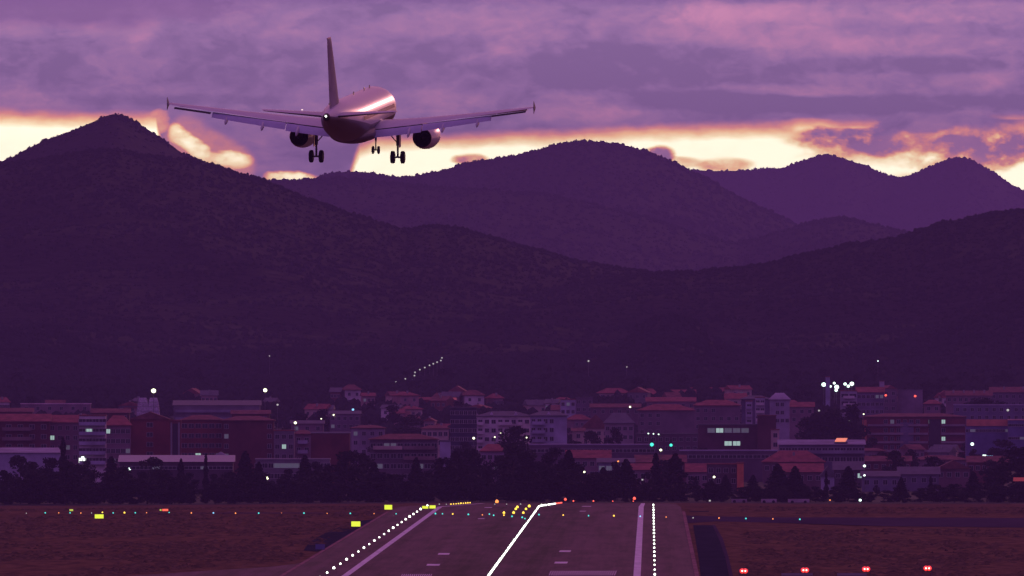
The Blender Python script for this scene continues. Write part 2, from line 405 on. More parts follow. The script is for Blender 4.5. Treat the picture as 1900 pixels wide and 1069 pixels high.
# coarse tufts and weeds in the grass
rg = random.Random(3); V_, F_ = [], []
for _ in range(26000):
    Y = 3080 + 1750*rg.random()**1.25; x = wx(rg.uniform(-40, 1940), Y); rx = x - rwx(Y)
    if -31.5 < rx < 31.5: continue
    py_ = HY + (H-gz(x,Y))*K/Y; px_ = 950 + x*K/Y
    if px_ > 1255 and 955 < py_ < 983: continue
    if px_ > 1255 and px_ < 1375 and py_ > 930: continue
    if px_ < 700 and py_ > 1040 + (560-px_)*.08: continue
    if noise.noise(Vector((x*.05, Y*.006, 9))) < -.05 + rg.uniform(-.25,.25): continue
    h = rg.uniform(.12, .42); w = rg.uniform(.3, 1.3); o_ = len(V_); z = gz(x, Y); a0 = rg.random()*6.28
    V_.append((x+rg.uniform(-.2,.2), Y, z+h))
    for k in range(5): V_.append((x+w*math.cos(a0+k*1.2566), Y+w*math.sin(a0+k*1.2566)*2, z-.03))
    for k in range(5): F_.append((o_, o_+1+k, o_+1+(k+1) % 5))
me = bpy.data.meshes.new('grass_tufts'); me.from_pydata(V_, [], F_)
me.materials.append(mat('weeds', (.125,.078,.045), 1, 0, var=.55, vscale=.35, col2=(.19,.12,.068))); me.update()
tag(link('grass_tufts', me), 'coarse dry tufts in the airfield grass', 'grass', kind='stuff')

# ------------------------------------------------------------------ hills
def ridge(pts, Y): return [wx(a, Y) for a, _ in pts], [wz(b, Y) for _, b in pts]
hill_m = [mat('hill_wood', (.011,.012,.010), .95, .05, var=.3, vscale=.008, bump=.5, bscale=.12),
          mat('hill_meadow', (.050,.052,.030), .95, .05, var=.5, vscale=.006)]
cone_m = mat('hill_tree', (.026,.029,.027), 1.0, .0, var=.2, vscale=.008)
def fbm(x, y, s, seed): return noise.fractal(Vector((x*s, y*s, seed)), 1.0, 2.1, 5)
def hill(pts, Yr, front, back, seed, ntrees, rough=10, th=4.5, ridge_trees=900):
    xs_, zs_ = ridge(pts, Yr)
    zb = base(Yr-front) - 3
    x0, x1 = min(xs_), max(xs_)
    NX, NF, NB = 260, 46, 10
    def hh(x, t):       # t in -1..0 front slope, 0..1 back slope
        zr = float(np.interp(x, xs_, zs_)) + 1.2*fbm(x, 0, .018, seed+3) + .5*fbm(x, 3, .08, seed+9)
        if t <= 0:
            s = 1+t; w = (1-s)
            spur = fbm(x, t*front, .0045, seed)*rough*min(1, w*3)*min(1, s*5)
            prof = s**(1.25) if True else s
            return zb + (zr-zb)*prof + spur
        return zb + (zr-zb)*(1-t)**1.3 + fbm(x, t*back, .005, seed)*rough*.4*t*(1-t)*4
    b = MB(); ts = [-1+i/NF for i in range(NF)] + [0] + [(i+1)/NB for i in range(NB)]
    for t in ts:
        Y = Yr + (t*front if t <= 0 else t*back)
        for i in range(NX+1):
            x = x0+(x1-x0)*i/NX
            b.v.append((x, Y, hh(x, t)))
    for j in range(len(ts)-1):
        for i in range(NX):
            a = j*(NX+1)+i; b.f.append((a, a+1, a+NX+2, a+NX+1))
    o = tag(b.build('hill', hill_m[0], smooth=True), kind='structure')
    # woods: a closed canopy of small crowns
    V_, F_ = [], []
    rnd = random.Random(seed)
    def crown(x, Y, z, h):
        w = h*rnd.uniform(.5,.9); o_ = len(V_); a0 = rnd.random()*6.28
        V_.append((x+rnd.uniform(-.2,.2)*w, Y, z+h))
        for k in range(5):
            a = a0+k*1.2566; V_.append((x+w*math.cos(a)*.7, Y+w*math.sin(a)*.7, z+h*rnd.uniform(.5,.75)))
        for k in range(5):
            a = a0+k*1.2566+.3; V_.append((x+w*math.cos(a), Y+w*math.sin(a), z-h*.1))
        for k in range(5):
            k2 = (k+1) % 5
            F_.append((o_, o_+1+k, o_+1+k2)); F_.append((o_+1+k, o_+6+k, o_+6+k2, o_+1+k2))
    vx0, vx1 = max(x0, wx(-60, Yr)), min(x1, wx(1960, Yr))
    for _ in range(ridge_trees):
        x = rnd.uniform(vx0, vx1); t = -abs(rnd.gauss(0, .012))
        h = th*rnd.choice((.4,.5,.6,.7,.8,1.1))*(1 + .5*max(0, fbm(x, 7, .03, seed)))
        crown(x, Yr+t*front, hh(x, t)-h*.35, h)
    for _ in range(ntrees):
        x = rnd.uniform(vx0, vx1); t = -rnd.random()**.9
        h = th*rnd.uniform(.6, 1.15)
        crown(x, Yr+t*front, hh(x, t)-h*.3, h)
    if V_:
        me = bpy.data.meshes.new('forest'); me.from_pydata(V_, [], F_); me.materials.append(cone_m); me.update()
        tag(link('forest', me), 'dark woodland covering the hillside', 'forest', kind='stuff')
    return hh
ext = lambda p, l, r: [(-1400, l)] + p + [(3300, r)]
P_R = ext([(900,360),(1150,330),(1290,316),(1340,318),(1400,315),(1450,313),(1480,301),(1520,289),(1545,289),(1570,295),(1620,315),(1650,326),(1680,329),(1720,312),(1760,294),(1785,292),(1810,300),(1850,325),(1880,345),(1910,358),(2000,372)], 420, 430)
P_M = ext([(300,372),(440,362),(520,350),(545,344),(565,338),(600,325),(650,317),(690,321),(720,328),(750,329),(800,321),(830,314),(860,303),(900,296),(950,290),(985,281),(1030,268),(1070,262),(1110,263),(1150,268),(1200,280),(1230,292),(1260,306),(1320,335),(1380,368),(1440,398),(1470,412),(1500,428),(1600,470)], 420, 540)
P_M2 = ext([(650,330),(800,345),(900,352),(1000,358),(1080,372),(1150,390),(1220,408),(1300,436),(1360,450),(1400,443),(1450,428),(1500,411),(1555,401),(1600,412),(1660,426),(1750,442),(1900,460)], 400, 480)
P_L2 = [(-1400,420),(-400,330),(-60,320),(0,302),(25,290),(60,272),(80,262),(110,250),(150,234),(175,226),(195,216),(215,212),(230,214),(245,221),(270,236),(290,248),(310,262),(330,280),(370,296),(410,314),(450,330),(500,348),(600,400),(800,470),(1500,560),(3300,640)]
P_L1 = [(-1400,330),(-500,305),(-60,303),(0,301),(60,296),(120,287),(170,278),(220,275),(270,286),(320,293),(370,297),(410,308),(440,320),(480,330),(515,343),(550,358),(600,378),(650,396),(700,410),(745,424),(765,424),(800,417),(850,421),(900,434),(950,450),(1000,465),(1060,482),(1110,492),(1160,497),(1210,504),(1300,522),(1500,560),(1800,600),(3300,640)]
P_FR = [(-1400,660),(800,600),(1000,545),(1100,522),(1180,510),(1230,506),(1290,504),(1350,498),(1400,490),(1450,480),(1500,468),(1560,456),(1620,447),(1660,441),(1700,426),(1750,413),(1800,403),(1850,395),(1900,388),(2000,372),(3300,330)]
P_FH = [(-1400,640),(-100,622),(0,612),(90,606),(160,640),(260,668),(400,660),(520,650),(620,652),(760,656),(850,676),(930,668),(1000,655),(1060,664),(1120,655),(1180,618),(1210,592),(1250,585),(1290,600),(1320,640),(1400,655),(1500,648),(1580,652),(1640,640),(1700,632),(1760,606),(1800,588),(1850,560),(1900,545),(2000,520),(3300,500)]
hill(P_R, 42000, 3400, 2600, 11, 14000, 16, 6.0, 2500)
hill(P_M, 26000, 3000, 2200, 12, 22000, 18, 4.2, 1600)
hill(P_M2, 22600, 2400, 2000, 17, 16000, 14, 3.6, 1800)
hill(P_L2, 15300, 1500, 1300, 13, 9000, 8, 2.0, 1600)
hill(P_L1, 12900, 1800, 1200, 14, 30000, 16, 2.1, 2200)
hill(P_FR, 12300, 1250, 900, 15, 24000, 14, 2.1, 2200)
rw = random.Random(77); V_, F_ = [], []
def crown2(x, Y, z, h):
    w = h*rw.uniform(.35,.6); o_ = len(V_); a0 = rw.random()*6.28
    V_.append((x, Y, z+h))
    for k in range(6):
        a = a0+k*1.047; V_.append((x+w*math.cos(a)*.75*rw.uniform(.8,1.1), Y+w*math.sin(a)*.75, z+h*rw.uniform(.6,.85)))
    for k in range(6):
        a = a0+k*1.047+.3; V_.append((x+w*math.cos(a), Y+w*math.sin(a), z+h*.25))
    for k in range(6):
        a = a0+k*1.047; V_.append((x+w*.7*math.cos(a), Y+w*.7*math.sin(a), z-.3))
    for k in range(6):
        k2 = (k+1) % 6
        F_.append((o_, o_+1+k, o_+1+k2)); F_.append((o_+1+k, o_+7+k, o_+7+k2, o_+1+k2)); F_.append((o_+7+k, o_+13+k, o_+13+k2, o_+7+k2))
for _ in range(12000):
    Y = rw.uniform(8650, 11000); x = wx(rw.uniform(-60,1960), Y)
    dens = noise.noise(Vector((x*.02, Y*.004, 3)))
    if Y < 9900 and dens < .0 - (Y-9000)/1500: continue
    crown2(x, Y, gz(x, Y), rw.uniform(3.0, 6.5)*(1+.4*dens))
me = bpy.data.meshes.new('woodland'); me.from_pydata(V_, [], F_); me.materials.append(cone_m); me.update()
tag(link('woodland', me), 'dark woodland between the town and the hills', 'woodland', kind='stuff')
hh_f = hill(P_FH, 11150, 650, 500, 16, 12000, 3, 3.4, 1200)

# ------------------------------------------------------------------ haze
hz = MB().box(-2400, 2400, -120, 46200, -11.5, 460)
hm = bpy.data.materials.new('haze_air'); hm.use_nodes = True; t = hm.node_tree; t.nodes.clear()
pv = t.nodes.new('ShaderNodeVolumePrincipled'); pv.inputs['Color'].default_value = (.62,.48,1.0,1)
pv.inputs['Density'].default_value = 2.6e-5; pv.inputs['Anisotropy'].default_value = .0
mo = t.nodes.new('ShaderNodeOutputMaterial'); t.links.new(pv.outputs[0], mo.inputs['Volume'])
hm.cycles.homogeneous_volume = True
tag(hz.build('haze', hm), kind='stuff')

# ------------------------------------------------------------------ airliner
PY = 2100.0
plane = thing('airliner', 'twin engine passenger jet with landing gear down, flying above the runway seen from behind', 'airplane', (wx(659,PY), PY, wz(216,PY)))
plane.rotation_euler = (R(4.0), R(.7), R(-7.6))
def oval(y, zc, rx, rz, n=40):
    return [(rx*math.cos(2*math.pi*i/n), y, zc+rz*math.sin(2*math.pi*i/n)) for i in range(n)]
fus = [(18.8,-.55,.05,.05),(18.5,-.52,.45,.42),(17.9,-.45,.85,.80),(16.9,-.3,1.28,1.25),(15.6,-.14,1.63,1.66),(14.2,-.03,1.86,1.92),(12.6,0,1.97,2.06),(10,0,1.975,2.07),(5,0,1.975,2.07),(0,0,1.975,2.07),(-4.5,0,1.975,2.07),(-6.5,.05,1.96,2.02),(-8.5,.16,1.86,1.90),(-10.5,.32,1.68,1.72),(-12.5,.50,1.42,1.48),(-14.5,.68,1.10,1.20),(-16.3,.84,.78,.88),(-17.8,.97,.50,.58),(-18.7,1.04,.34,.38)]
body_mat = white_paint.copy(); body_mat.name = 'two_tone_body'; tt_ = body_mat.node_tree; pb_ = tt_.nodes['Principled BSDF']
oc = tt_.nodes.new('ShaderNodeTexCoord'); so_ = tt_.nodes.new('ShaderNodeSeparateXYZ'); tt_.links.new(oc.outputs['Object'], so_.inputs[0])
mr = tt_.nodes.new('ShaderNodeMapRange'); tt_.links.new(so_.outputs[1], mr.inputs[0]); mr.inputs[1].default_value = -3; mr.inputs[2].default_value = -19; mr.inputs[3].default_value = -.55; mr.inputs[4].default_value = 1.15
gt = tt_.nodes.new('ShaderNodeMath'); gt.operation = 'GREATER_THAN'; tt_.links.new(so_.outputs[2], gt.inputs[0]); tt_.links.new(mr.outputs[0], gt.inputs[1])  # darker below a line that rises towards the tail
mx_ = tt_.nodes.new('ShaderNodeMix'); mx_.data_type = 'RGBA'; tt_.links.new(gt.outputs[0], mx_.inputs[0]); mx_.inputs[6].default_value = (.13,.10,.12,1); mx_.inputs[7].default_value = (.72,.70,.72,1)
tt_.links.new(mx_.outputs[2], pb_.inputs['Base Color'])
b = MB().rings([oval(*q) for q in fus][::-1]); fo = b.build('fuselage', body_mat, plane); smooth_by_angle(fo, 50)
b = MB().rings([oval(-18.72,1.04,.335,.375),oval(-19.0,1.06,.29,.32),oval(-19.15,1.07,.2,.22)][::-1]); b.build('exhaust_pipe', dark_metal, fo)
tl = MB().lathe([(-.06,.03),(-.03,.08),(.03,.09),(.08,.04)], (0,-19.24,1.16), 'y', 10, True, True)
tl.build('tail_light', mat('lamp_white', (.8,.8,.8), .5, emit=(1,.97,.9), es=6), plane, True)
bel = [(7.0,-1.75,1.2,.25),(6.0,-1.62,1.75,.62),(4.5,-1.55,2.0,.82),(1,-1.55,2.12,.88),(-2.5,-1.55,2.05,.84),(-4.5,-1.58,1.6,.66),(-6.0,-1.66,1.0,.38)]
bo = MB().rings([oval(*q) for q in bel][::-1]).build('belly_fairing', mat('belly_dark', (.15,.12,.14), .4, .3), plane); smooth_by_angle(bo, 50)  # one even dark tone
for yq in (9.5, 6.0, -1.0):
    MB().box(-.02,.02,yq-.25,yq+.15,2.03,2.35).build('antenna', dark_metal, fo)
# cabin windows and doors along both sides
wnd = MB().box(-.012,.012,-.12,.12,-.17,.17).mesh('window', glass)
for sx in (-1, 1):
    for i in range(38):
        yq = 12.2 - i*.533
        if yq < -7.6: break
        w = link('window', wnd, fo, (sx*1.955, yq, .32)); w.rotation_euler.y = -sx*.155
def foil(le, chord, th, inc=0.0, n=12, up=(0,0,1)):
    # closed aerofoil ring at leading edge le, running aft (-y); inc = nose-up angle
    pts = []
    xs = [.5*(1-math.cos(math.pi*i/n)) for i in range(n+1)]
    tf = lambda u: 5*th*(.2969*math.sqrt(u)-.126*u-.3516*u*u+.2843*u**3-.1036*u**4)
    cb = lambda u: .025*4*u*(1-u)
    prof = [(u, cb(u)+tf(u)) for u in xs] + [(u, cb(u)-tf(u)) for u in xs[::-1][1:-1]]
    for u, w in prof:
        ay, az = -u*chord, w*chord
        y_ = ay*math.cos(inc) - az*math.sin(-inc)*-1 if False else ay*math.cos(inc) - az*math.sin(inc)
        z_ = ay*math.sin(inc) + az*math.cos(inc)
        pts.append((le[0], le[1]+y_, le[2]+z_))
    return pts
def wing_z(x): s = max(0, (x-1.2)/15.7); return -1.15 + 2.15*s**1.12
def wing_le(x): return 5.9 - (x-1.5)*.505
def wing_te(x): return -1.0 if x <= 6.4 else -1.0 - (x-6.4)*.235
for sx, sd_ in ((-1,'left'), (1,'right')):
    rings = []
    for x in (1.2,2.4,4,6.4,8,10,12,14,15.6,16.6,17.0):
        c = wing_le(x)-wing_te(x) if x < 16.9 else 1.25
        inc = R(float(np.interp(x,[1.2,6.4,17],[3.6,2.2,.4])))
        c2 = c*(.86 if x < 13.05 else .96)
        rings.append(foil((sx*x, wing_le(x), wing_z(x)+.12), c2, float(np.interp(x,[1.2,6,17],[.145,.118,.10])), inc))
    if sx < 0: rings = [r[::-1] for r in rings]
    wo_ = MB().rings(rings).build('wing', wing_grey, plane); smooth_by_angle(wo_, 45)
    def panel(name, xa, xb, lift, chord_f, ang, m, drop):
        rs = []
        for k in range(5):
            x = xa+(xb-xa)*k/4
            rs.append(foil((sx*x, wing_te(x)+lift+.05, wing_z(x)+drop), chord_f(x), .13, R(ang)))
        if sx < 0: rs = [r[::-1] for r in rs]
        o = MB().rings(rs).build(name, m, wo_); smooth_by_angle(o, 45); return o
    panel('flap', 1.95, 6.30, .62, lambda x: 1.18, 33, flap_grey, -.15)
    panel('flap', 6.38, 13.0, .50, lambda x: 1.10-(x-6.4)*.05, 32, flap_grey, -.10)
    panel('aileron', 13.08, 16.35, .10, lambda x: .62, 12, shade_dark, -.05)  # whole panel near black, painting in its shaded underside
    # dark bar standing in for the shade between wing and flap
    for xa, xb in ((1.95,6.30),(6.38,13.0)):
        cv_ = MB()
        for x in (xa, xb):
            yt = wing_te(x)+.75; zt = wing_z(x)+(-.02)
            cv_.v += [(sx*x, yt+.25, zt-.06), (sx*x, yt+.25, zt-.22), (sx*x, yt-.1, zt-.16), (sx*x, yt-.1, zt-.06)]
        cv_.f += [(0,1,2,3)[::-1],(4,5,6,7)] + [(i,(i+1)%4,4+(i+1)%4,4+i) for i in range(4)]
        cv_.build('flap_gap_shade', shade_dark, wo_)
    # slats along the leading edge
    for xa, xb in ((2.4,5.0),(6.6,9.8),(9.9,13.1),(13.2,16.2)):
        rs = [foil((sx*x, wing_le(x)+.45, wing_z(x)-.08), .62, .2, R(-14)) for x in (xa, xb)]
        if sx < 0: rs = [r[::-1] for r in rs]
        MB().rings(rs).build('slat', wing_grey, wo_)
    for xq, ln in ((5.2,2.3),(8.4,2.1),(11.7,1.8)):
        fr = []
        for k, (dy_, dz_, r_) in enumerate(((.0,.0,.05),(-.5,-.14,.17),(-1.2,-.42,.21),(-1.9,-.78,.16),(-2.35,-1.02,.03))):
            q = ln/2.3
            fr.append([(sx*xq+ .7*r_*math.cos(a), wing_te(xq)+1.2+dy_*q*1.1, wing_z(xq)-.30+dz_*q*.72+r_*1.45*math.sin(a)) for a in [2*math.pi*i/10 for i in range(10)]])
        MB().rings(fr[::-1]).build('flap_fairing', wing_grey, wo_, True)
    xt = 17.02
    yt = wing_le(17.0)
    MB().add([(sx*xt,yt-.1,1.1),(sx*xt,yt-1.35,1.1),(sx*(xt+.04),yt-1.45,1.80),(sx*(xt+.04),yt-1.25,1.80),(sx*(xt+.05),yt-1.45,.58),(sx*(xt+.05),yt-1.25,.58),
              (sx*(xt+.07),yt-.1,1.1),(sx*(xt+.07),yt-1.35,1.1)],
             [(0,1,2,3),(0,3,6),(6,3,2,7),(7,2,1),(0,5,4,1),(0,6,5),(6,7,4,5),(7,1,4)]).build('wingtip_fence', mat('fence_grey', (.22,.20,.24), .6, .1), wo_)
    # engine
    ex, ez, ey = sx*5.75, -2.16, 0
    pr = [(3.55,.88),(4.2,.98),(5.0,1.10),(6.0,1.18),(7.0,1.19),(7.8,1.14),(8.25,1.05),(8.42,.96),(8.3,.88),(7.6,.84)]
    eo = MB().lathe(pr, (ex,0,ez), 'y', 40).build('engine', mat('nacelle_teal_glint', (.62,.86,.88), .3, .6, coat=.5) if sx < 0 else white_paint, plane, True)  # left nacelle teal: its lit glint is put into the colour
    MB().lathe([(3.58,.875),(3.6,.83),(4.6,.80),(5.6,.78)], (ex,0,ez), 'y', 40, False, True).build('exhaust_duct', mat('burnt_metal', (.16,.075,.06), .45, .4, .4), eo, True)
    MB().lathe([(3.75,.05),(4.0,.20),(4.7,.36),(5.5,.42)], (ex,0,ez), 'y', 24, True, True).build('exhaust_cone', steel, eo, True)
    fan = MB().lathe([(7.55,.86),(7.60,.3),(8.0,.02)], (ex,0,ez), 'y', 32, True, True).build('fan', dark_metal, eo)
    MB().rings([[(ex+w,y_,z_) for (w,z_) in ((-.16,-1.15),(.16,-1.15),(.14,zz),(-.14,zz))] for y_, zz, z0 in ((7.0,-1.05,0),(5.5,-.75,0),(3.0,-.85,0),(1.0,-1.1,0))][::-1]).build('pylon', white_paint, eo)
    # main gear
    gx = sx*3.80; gy = 1.3
    gr = bpy.data.objects.new('main_landing_gear', None); COL.objects.link(gr); gr.parent = plane; gr.location = (gx, gy, -1.2); gr.empty_display_size = .3
    MB().tube((0,0,0),(0,0,-1.55),.17,.15,12).tube((0,0,-1.5),(0,0,-2.62),.095,.095,10).tube((-.52,0,-2.62),(.52,0,-2.62),.085,.085,10).tube((0,.12,-1.5),(0,.32,-2.05),.04).tube((0,.32,-2.05),(0,.1,-2.55),.04).build('strut', steel, gr)
    MB().tube((0,0,-1.35),(-sx*1.15,.1,-.05),.05,.05,8).build('side_stay', steel, gr)
    MB().box(sx*.20-.03,sx*.20+.03,-.45,.45,-1.7,-.15).build('gear_door', white_paint, gr)
    for w in (-.465, .465):
        MB().lathe([(-.17,.30),(-.20,.44),(-.16,.55),(-.08,.585),(.08,.585),(.16,.55),(.20,.44),(.17,.30)], (w,0,-2.62), 'x', 24, True, True).build('wheel', rubber, gr, True)
    # tailplane
    rs = []
    for x in (.6,2.5,4.5,6.0,6.2):
        s = (x-.6)/5.6; c = 3.9-2.6*s if x < 6.1 else 1.1
        rs.append(foil((sx*x, -12.9-(x-.6)*.62, .92+(x-.6)*.105), c, .10, R(-1)))
    if sx < 0: rs = [r[::-1] for r in rs]
    ho = MB().rings(rs).build('tailplane', wing_grey, plane); smooth_by_angle(ho, 45)
    es_ = [foil((sx*x, -12.9-(x-.6)*.62-(3.9-2.6*(x-.6)/5.6)*.80, .92+(x-.6)*.105-.03), (3.9-2.6*(x-.6)/5.6)*.27, .16, R(-6)) for x in (.8,3.4,6.0)]
    if sx < 0: es_ = [r[::-1] for r in es_]
    MB().rings(es_).build('elevator', shade_dark, ho)  # near black to paint the shade under the trailing edge
    MB().box(sx*3.0-.06,sx*3.0+.06,-13.7,-13.5,1.35,1.42).build('logo_light', mat('lamp_soft', (.8,.8,.8), .5, emit=(1,.7,.6), es=1.5), ho)
# fin: vertical loft
def vfoil(z, le, chord, th, n=10):
    xs = [.5*(1-math.cos(math.pi*i/n)) for i in range(n+1)]
    tf = lambda u: 5*th*(.2969*math.sqrt(u)-.126*u-.3516*u*u+.2843*u**3-.1036*u**4)
    pr = [(u, tf(u)) for u in xs] + [(u, -tf(u)) for u in xs[::-1][1:-1]]
    return [(w*chord, le-u*chord, z) for u, w in pr]
rs = [vfoil(z, le, c, th) for z, le, c, th in ((1.3,-10.2,6.4,.075),(1.9,-11.3,5.6,.085),(3.5,-12.55,4.75,.088),(5.5,-14.1,3.75,.088),(7.4,-15.6,2.85,.085),(8.05,-16.15,2.4,.09),(8.2,-16.5,1.9,.05))]
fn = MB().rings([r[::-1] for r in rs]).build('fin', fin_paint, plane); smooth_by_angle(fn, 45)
MB().rings([[(w,y_-.02,z) for w, y_ in ((-.06,-16.55),(.06,-16.55),(.03,-17.3),(-.03,-17.3))] for z in (2.1,2.2)]).build('rudder_hinge', dark_metal, fn)
MB().box(-.05,.05,-18.5,-16.4,8.15,8.27).build('fin_cap', mat('fin_cap', (.7,.55,.5), .4), fn)
ng = bpy.data.objects.new('nose_landing_gear', None); COL.objects.link(ng); ng.parent = plane; ng.location = (0,13.8,-1.9); ng.empty_display_size = .3
MB().tube((0,0,0),(0,0,-1.2),.10,.09,10).tube((0,0,-1.1),(0,0,-2.05),.06,.06,10).tube((-.3,0,-2.05),(.3,0,-2.05),.06,.06,8).tube((0,0,-1.0),(0,.9,-.1),.04).build('strut', steel, ng)
for w in (-.26,.26):
    MB().lathe([(-.09,.2),(-.11,.30),(-.06,.375),(.06,.375),(.11,.30),(.09,.2)], (w,0,-2.05), 'x', 20, True, True).build('wheel', rubber, ng, True)
MB().box(-.55,-.5,-.8,.8,-.55,.1).build('gear_door', white_paint, ng); MB().box(.5,.55,-.8,.8,-.55,.1).build('gear_door', white_paint, ng)

# ------------------------------------------------------------------ lights
def emat(name, c, es): return mat(name, (.3,.3,.3), .5, emit=c, es=es)
E = dict(white=emat('lamp_runway', (.93,1,.86), 4.5), red=emat('lamp_red', (1,.10,.05), 2.2), teal=emat('lamp_teal', (.05,.75,.70), 1.5),
         yellow=emat('lamp_yellow', (1,.62,.05), 2.2), orange=emat('lamp_orange', (1,.30,.05), 2.0), sign=emat('sign_yellow', (.88,1,.02), 1.05),
         street=emat('lamp_street', (.95,1,.62), 3.5), cool=emat('lamp_cool', (.75,1,.88), 3.0), blue=emat('lamp_blue', (.25,.65,1), 1.6),
         papi=emat('lamp_papi', (1,.035,.02), 1.4), dim=emat('lamp_dim', (.75,.75,.7), .7))
grey_fix = mat('fixture_grey', (.14,.13,.14), .6)
PROTO = {}
def ground_light(kind, d, stem=.25):
    key = (kind, d, stem)
    if key not in PROTO:
        lens = MB().lathe([(0,d*.36),(d*.25,d*.5),(d*.55,d*.46),(d*.85,d*.25),(d*.95,.02)], (0,0,stem), 'z', 12, True, True).mesh('lens', E[kind], True)
        basem = MB().lathe([(0,d*.5),(.06,d*.48),(.07,.09),(stem-.002,.09)], (0,0,0), 'z', 10, True, True).mesh('base', grey_fix)
        PROTO[key] = (lens, basem)
    return PROTO[key]
def put_light(name, label, cat, group, loc, kind, d, stem=.25):
    l, bs = ground_light(kind, d, stem)
    t = thing(name, label, cat, loc, group)
    link('base', bs, t); q_ = link('lens', l, t); k_ = random.uniform(.78, 1.22); q_.scale = (k_, k_, k_); q_.location.z = -stem*(k_-1); return t
Y = 3200.
while Y < 5930:
    if Y < 5250: kd, dd = 'white', .36
    else: kd, dd = 'yellow', .36
    if Y <= 4760 or kd == 'yellow':
        put_light('runway_edge_light', 'white lamp in the left edge row of the runway' if kd == 'white' else 'amber lamp beyond the crest at the far end of the left runway edge', 'runway light',
                  'left runway edge lights' if kd == 'white' else 'amber lights at the far left runway edge', (rwx(Y,-23.5), Y, base(Y)), kd, dd, .06)
    Y += 70
Y = 3225.
while Y < 4780:
    put_light('runway_edge_light', 'white lamp in the right edge row of the runway', 'runway light', 'right runway edge lights', (rwx(Y,23.6), Y, base(Y)), 'white', .32)
    Y += 74
Y = 3190.
while Y < 5900:
    far_ = Y > 5500
    put_light('runway_centreline_light', 'white lamp of the bright centre line of the runway' if not far_ else 'red lamp at the far end of the runway centre line', 'runway light',
              'runway centre line lights' if not far_ else 'red centre line lights at the runway end', (rwx(Y), Y, base(Y)), 'red' if far_ else 'white', .30, .05)
    Y += 15
# taxiway lights in front of the crest, alternately green and amber
tx = [(49,952.8,'dim'),(84,952.3,'teal'),(109,952,'orange'),(130,952.3,'teal'),(150,952.6,'orange'),(170,952.3,'dim'),(190,951.5,'yellow'),(210,952.4,'teal'),(231,952.3,'yellow'),(251,952.3,'teal'),(272,952,'orange'),(314,952.3,'teal'),(355,952.5,'orange'),(396,952.5,'blue'),(437,953,'orange'),(480,953,'teal'),(522,953,'orange'),(564,953,'teal'),(607,953,'orange'),(650,953.4,'teal'),(694,953.3,'orange'),(735,954,'teal'),
      (808,954,'teal'),(821,954,'teal'),(840,954.5,'yellow'),(869,955.5,'teal'),(895,956,'orange'),(908,954.7,'teal'),(916,957,'teal'),(950,959,'teal'),(969,961,'teal'),(974,963,'teal'),(1000,955.8,'teal'),(1045,956.5,'yellow'),(1092,957.6,'teal'),(1139,958,'yellow'),(1188,959,'blue'),(1236,960,'orange'),(1286,961.5,'dim'),(1334,962,'orange'),(1384,963,'teal'),(1434,963.5,'orange'),(1484,964.5,'teal')]
zone = lambda x: 'left of the runway' if x < 760 else 'crossing the runway' if x < 1250 else 'right of the runway'
cn = dict(teal='teal', blue='blue', orange='small orange', yellow='yellow', dim='faint pale')
for x, y, k in tx:
    put_light('taxiway_light', '%s lamp of the taxiway row %s' % (cn[k], zone(x)), 'taxiway light', '%s taxiway lights %s' % (cn[k], zone(x)), gp(x, y+1.5), k, .30 if k in ('teal','yellow','blue') else .22, .12)
for x, y in ((935,953),(953,953),(971,953),(957,946),(976,946),(982,941),(960,942.5),(935,957)):
    put_light('runway_guard_light', 'large amber guard lamp left of the centre line', 'runway guard light', 'amber guard lights beside the centre line', gp(x, y+2), 'yellow', .48 if y != 957 else .25, .2)
for x, y, k, l in ((922,931,'orange','orange beacon on a short post over the far left of the runway end'),(1049,926.5,'red','red beacon on a post behind the runway end, left one'),(1177,925,'red','red beacon on a post behind the runway end, near the right stripe')):
    Yb = 5960; z = wz(y, Yb); x_ = wx(x, Yb); z0 = gz(x_, Yb)
    put_light('obstruction_light', l, 'beacon', None, (x_, Yb, z0), k, .75, z-z0-.3)
for x in (1064,1101,1137,1175):
    put_light('runway_end_light', 'small red lamp in the row across the runway end', 'runway light', 'red lights across the runway end', (wx(x,5935), 5935, base(5935)), 'red', .35, .45)
for x in (815,828,918,940,966,1005,1016):
    put_light('runway_end_light', 'faint pale lamp along the far crest of the runway', 'runway light', 'faint lights along the far crest', (wx(x,4900), 4900, base(4900)+.0), 'dim', .24, .35)

# airfield signs
def sign(x0, x1, y0, y1, label, m=None, face=None, post=.35):
    cx = (x0+x1)/2; p = gp(cx, y1 + 2.5); Y = p[1]
    w = (x1-x0)*Y/K; zt, zb = wz(y0, Y)-p[2], wz(y1, Y)-p[2]
    t = thing('airfield_sign', label, 'airfield sign', p)
    MB().box(-w/2, w/2, .02, .32, zb-.03, zt+.03).build('housing', grey_fix, t)
    MB().box(-w/2+.04, w/2-.04, -.02, .017, zb, zt).build('face', m or E['sign'], t)
    for s in (-.35,.35): MB().tube((s*w,.15,-.1),(s*w,.15,zb-.03),.05).build('leg', grey_fix, t)
    return t
sign(175.5,192.5,954.5,962,'wide glowing yellow sign alone in the grass at far left')
sign(713,728,937,945.5,'square glowing yellow sign at the grass edge, left of the runway crest')
sign(651.5,669,967.6,977,'large glowing yellow sign beside the dark verge left of the runway')
sign(783,795,939,943.8,'left half of the pair of glowing yellow signs where the left lights reach the crest')
sign(796.5,808.5,937.8,943.5,'right half of the pair of glowing yellow signs where the left lights reach the crest')
sign(128.5,136,945,948.3,'small distant yellow sign by the trees at far left', m=emat('sign_olive', (.7,.75,.05), .8))
sign(296,300,945,947.9,'tiny yellow sign panel left of the red one by the far trees', m=emat('sign_olive', (.7,.75,.05), .8))
sign(300.8,312.5,944.4,948.3,'small glowing red sign by the far trees at left', m=emat('sign_red', (1,.13,.05), 1.3))
sign(585,603,1009.8,1019.5,'unlit blue grey sign board in the dark verge beside the left lights', m=mat('sign_back', (.16,.17,.36), .5))

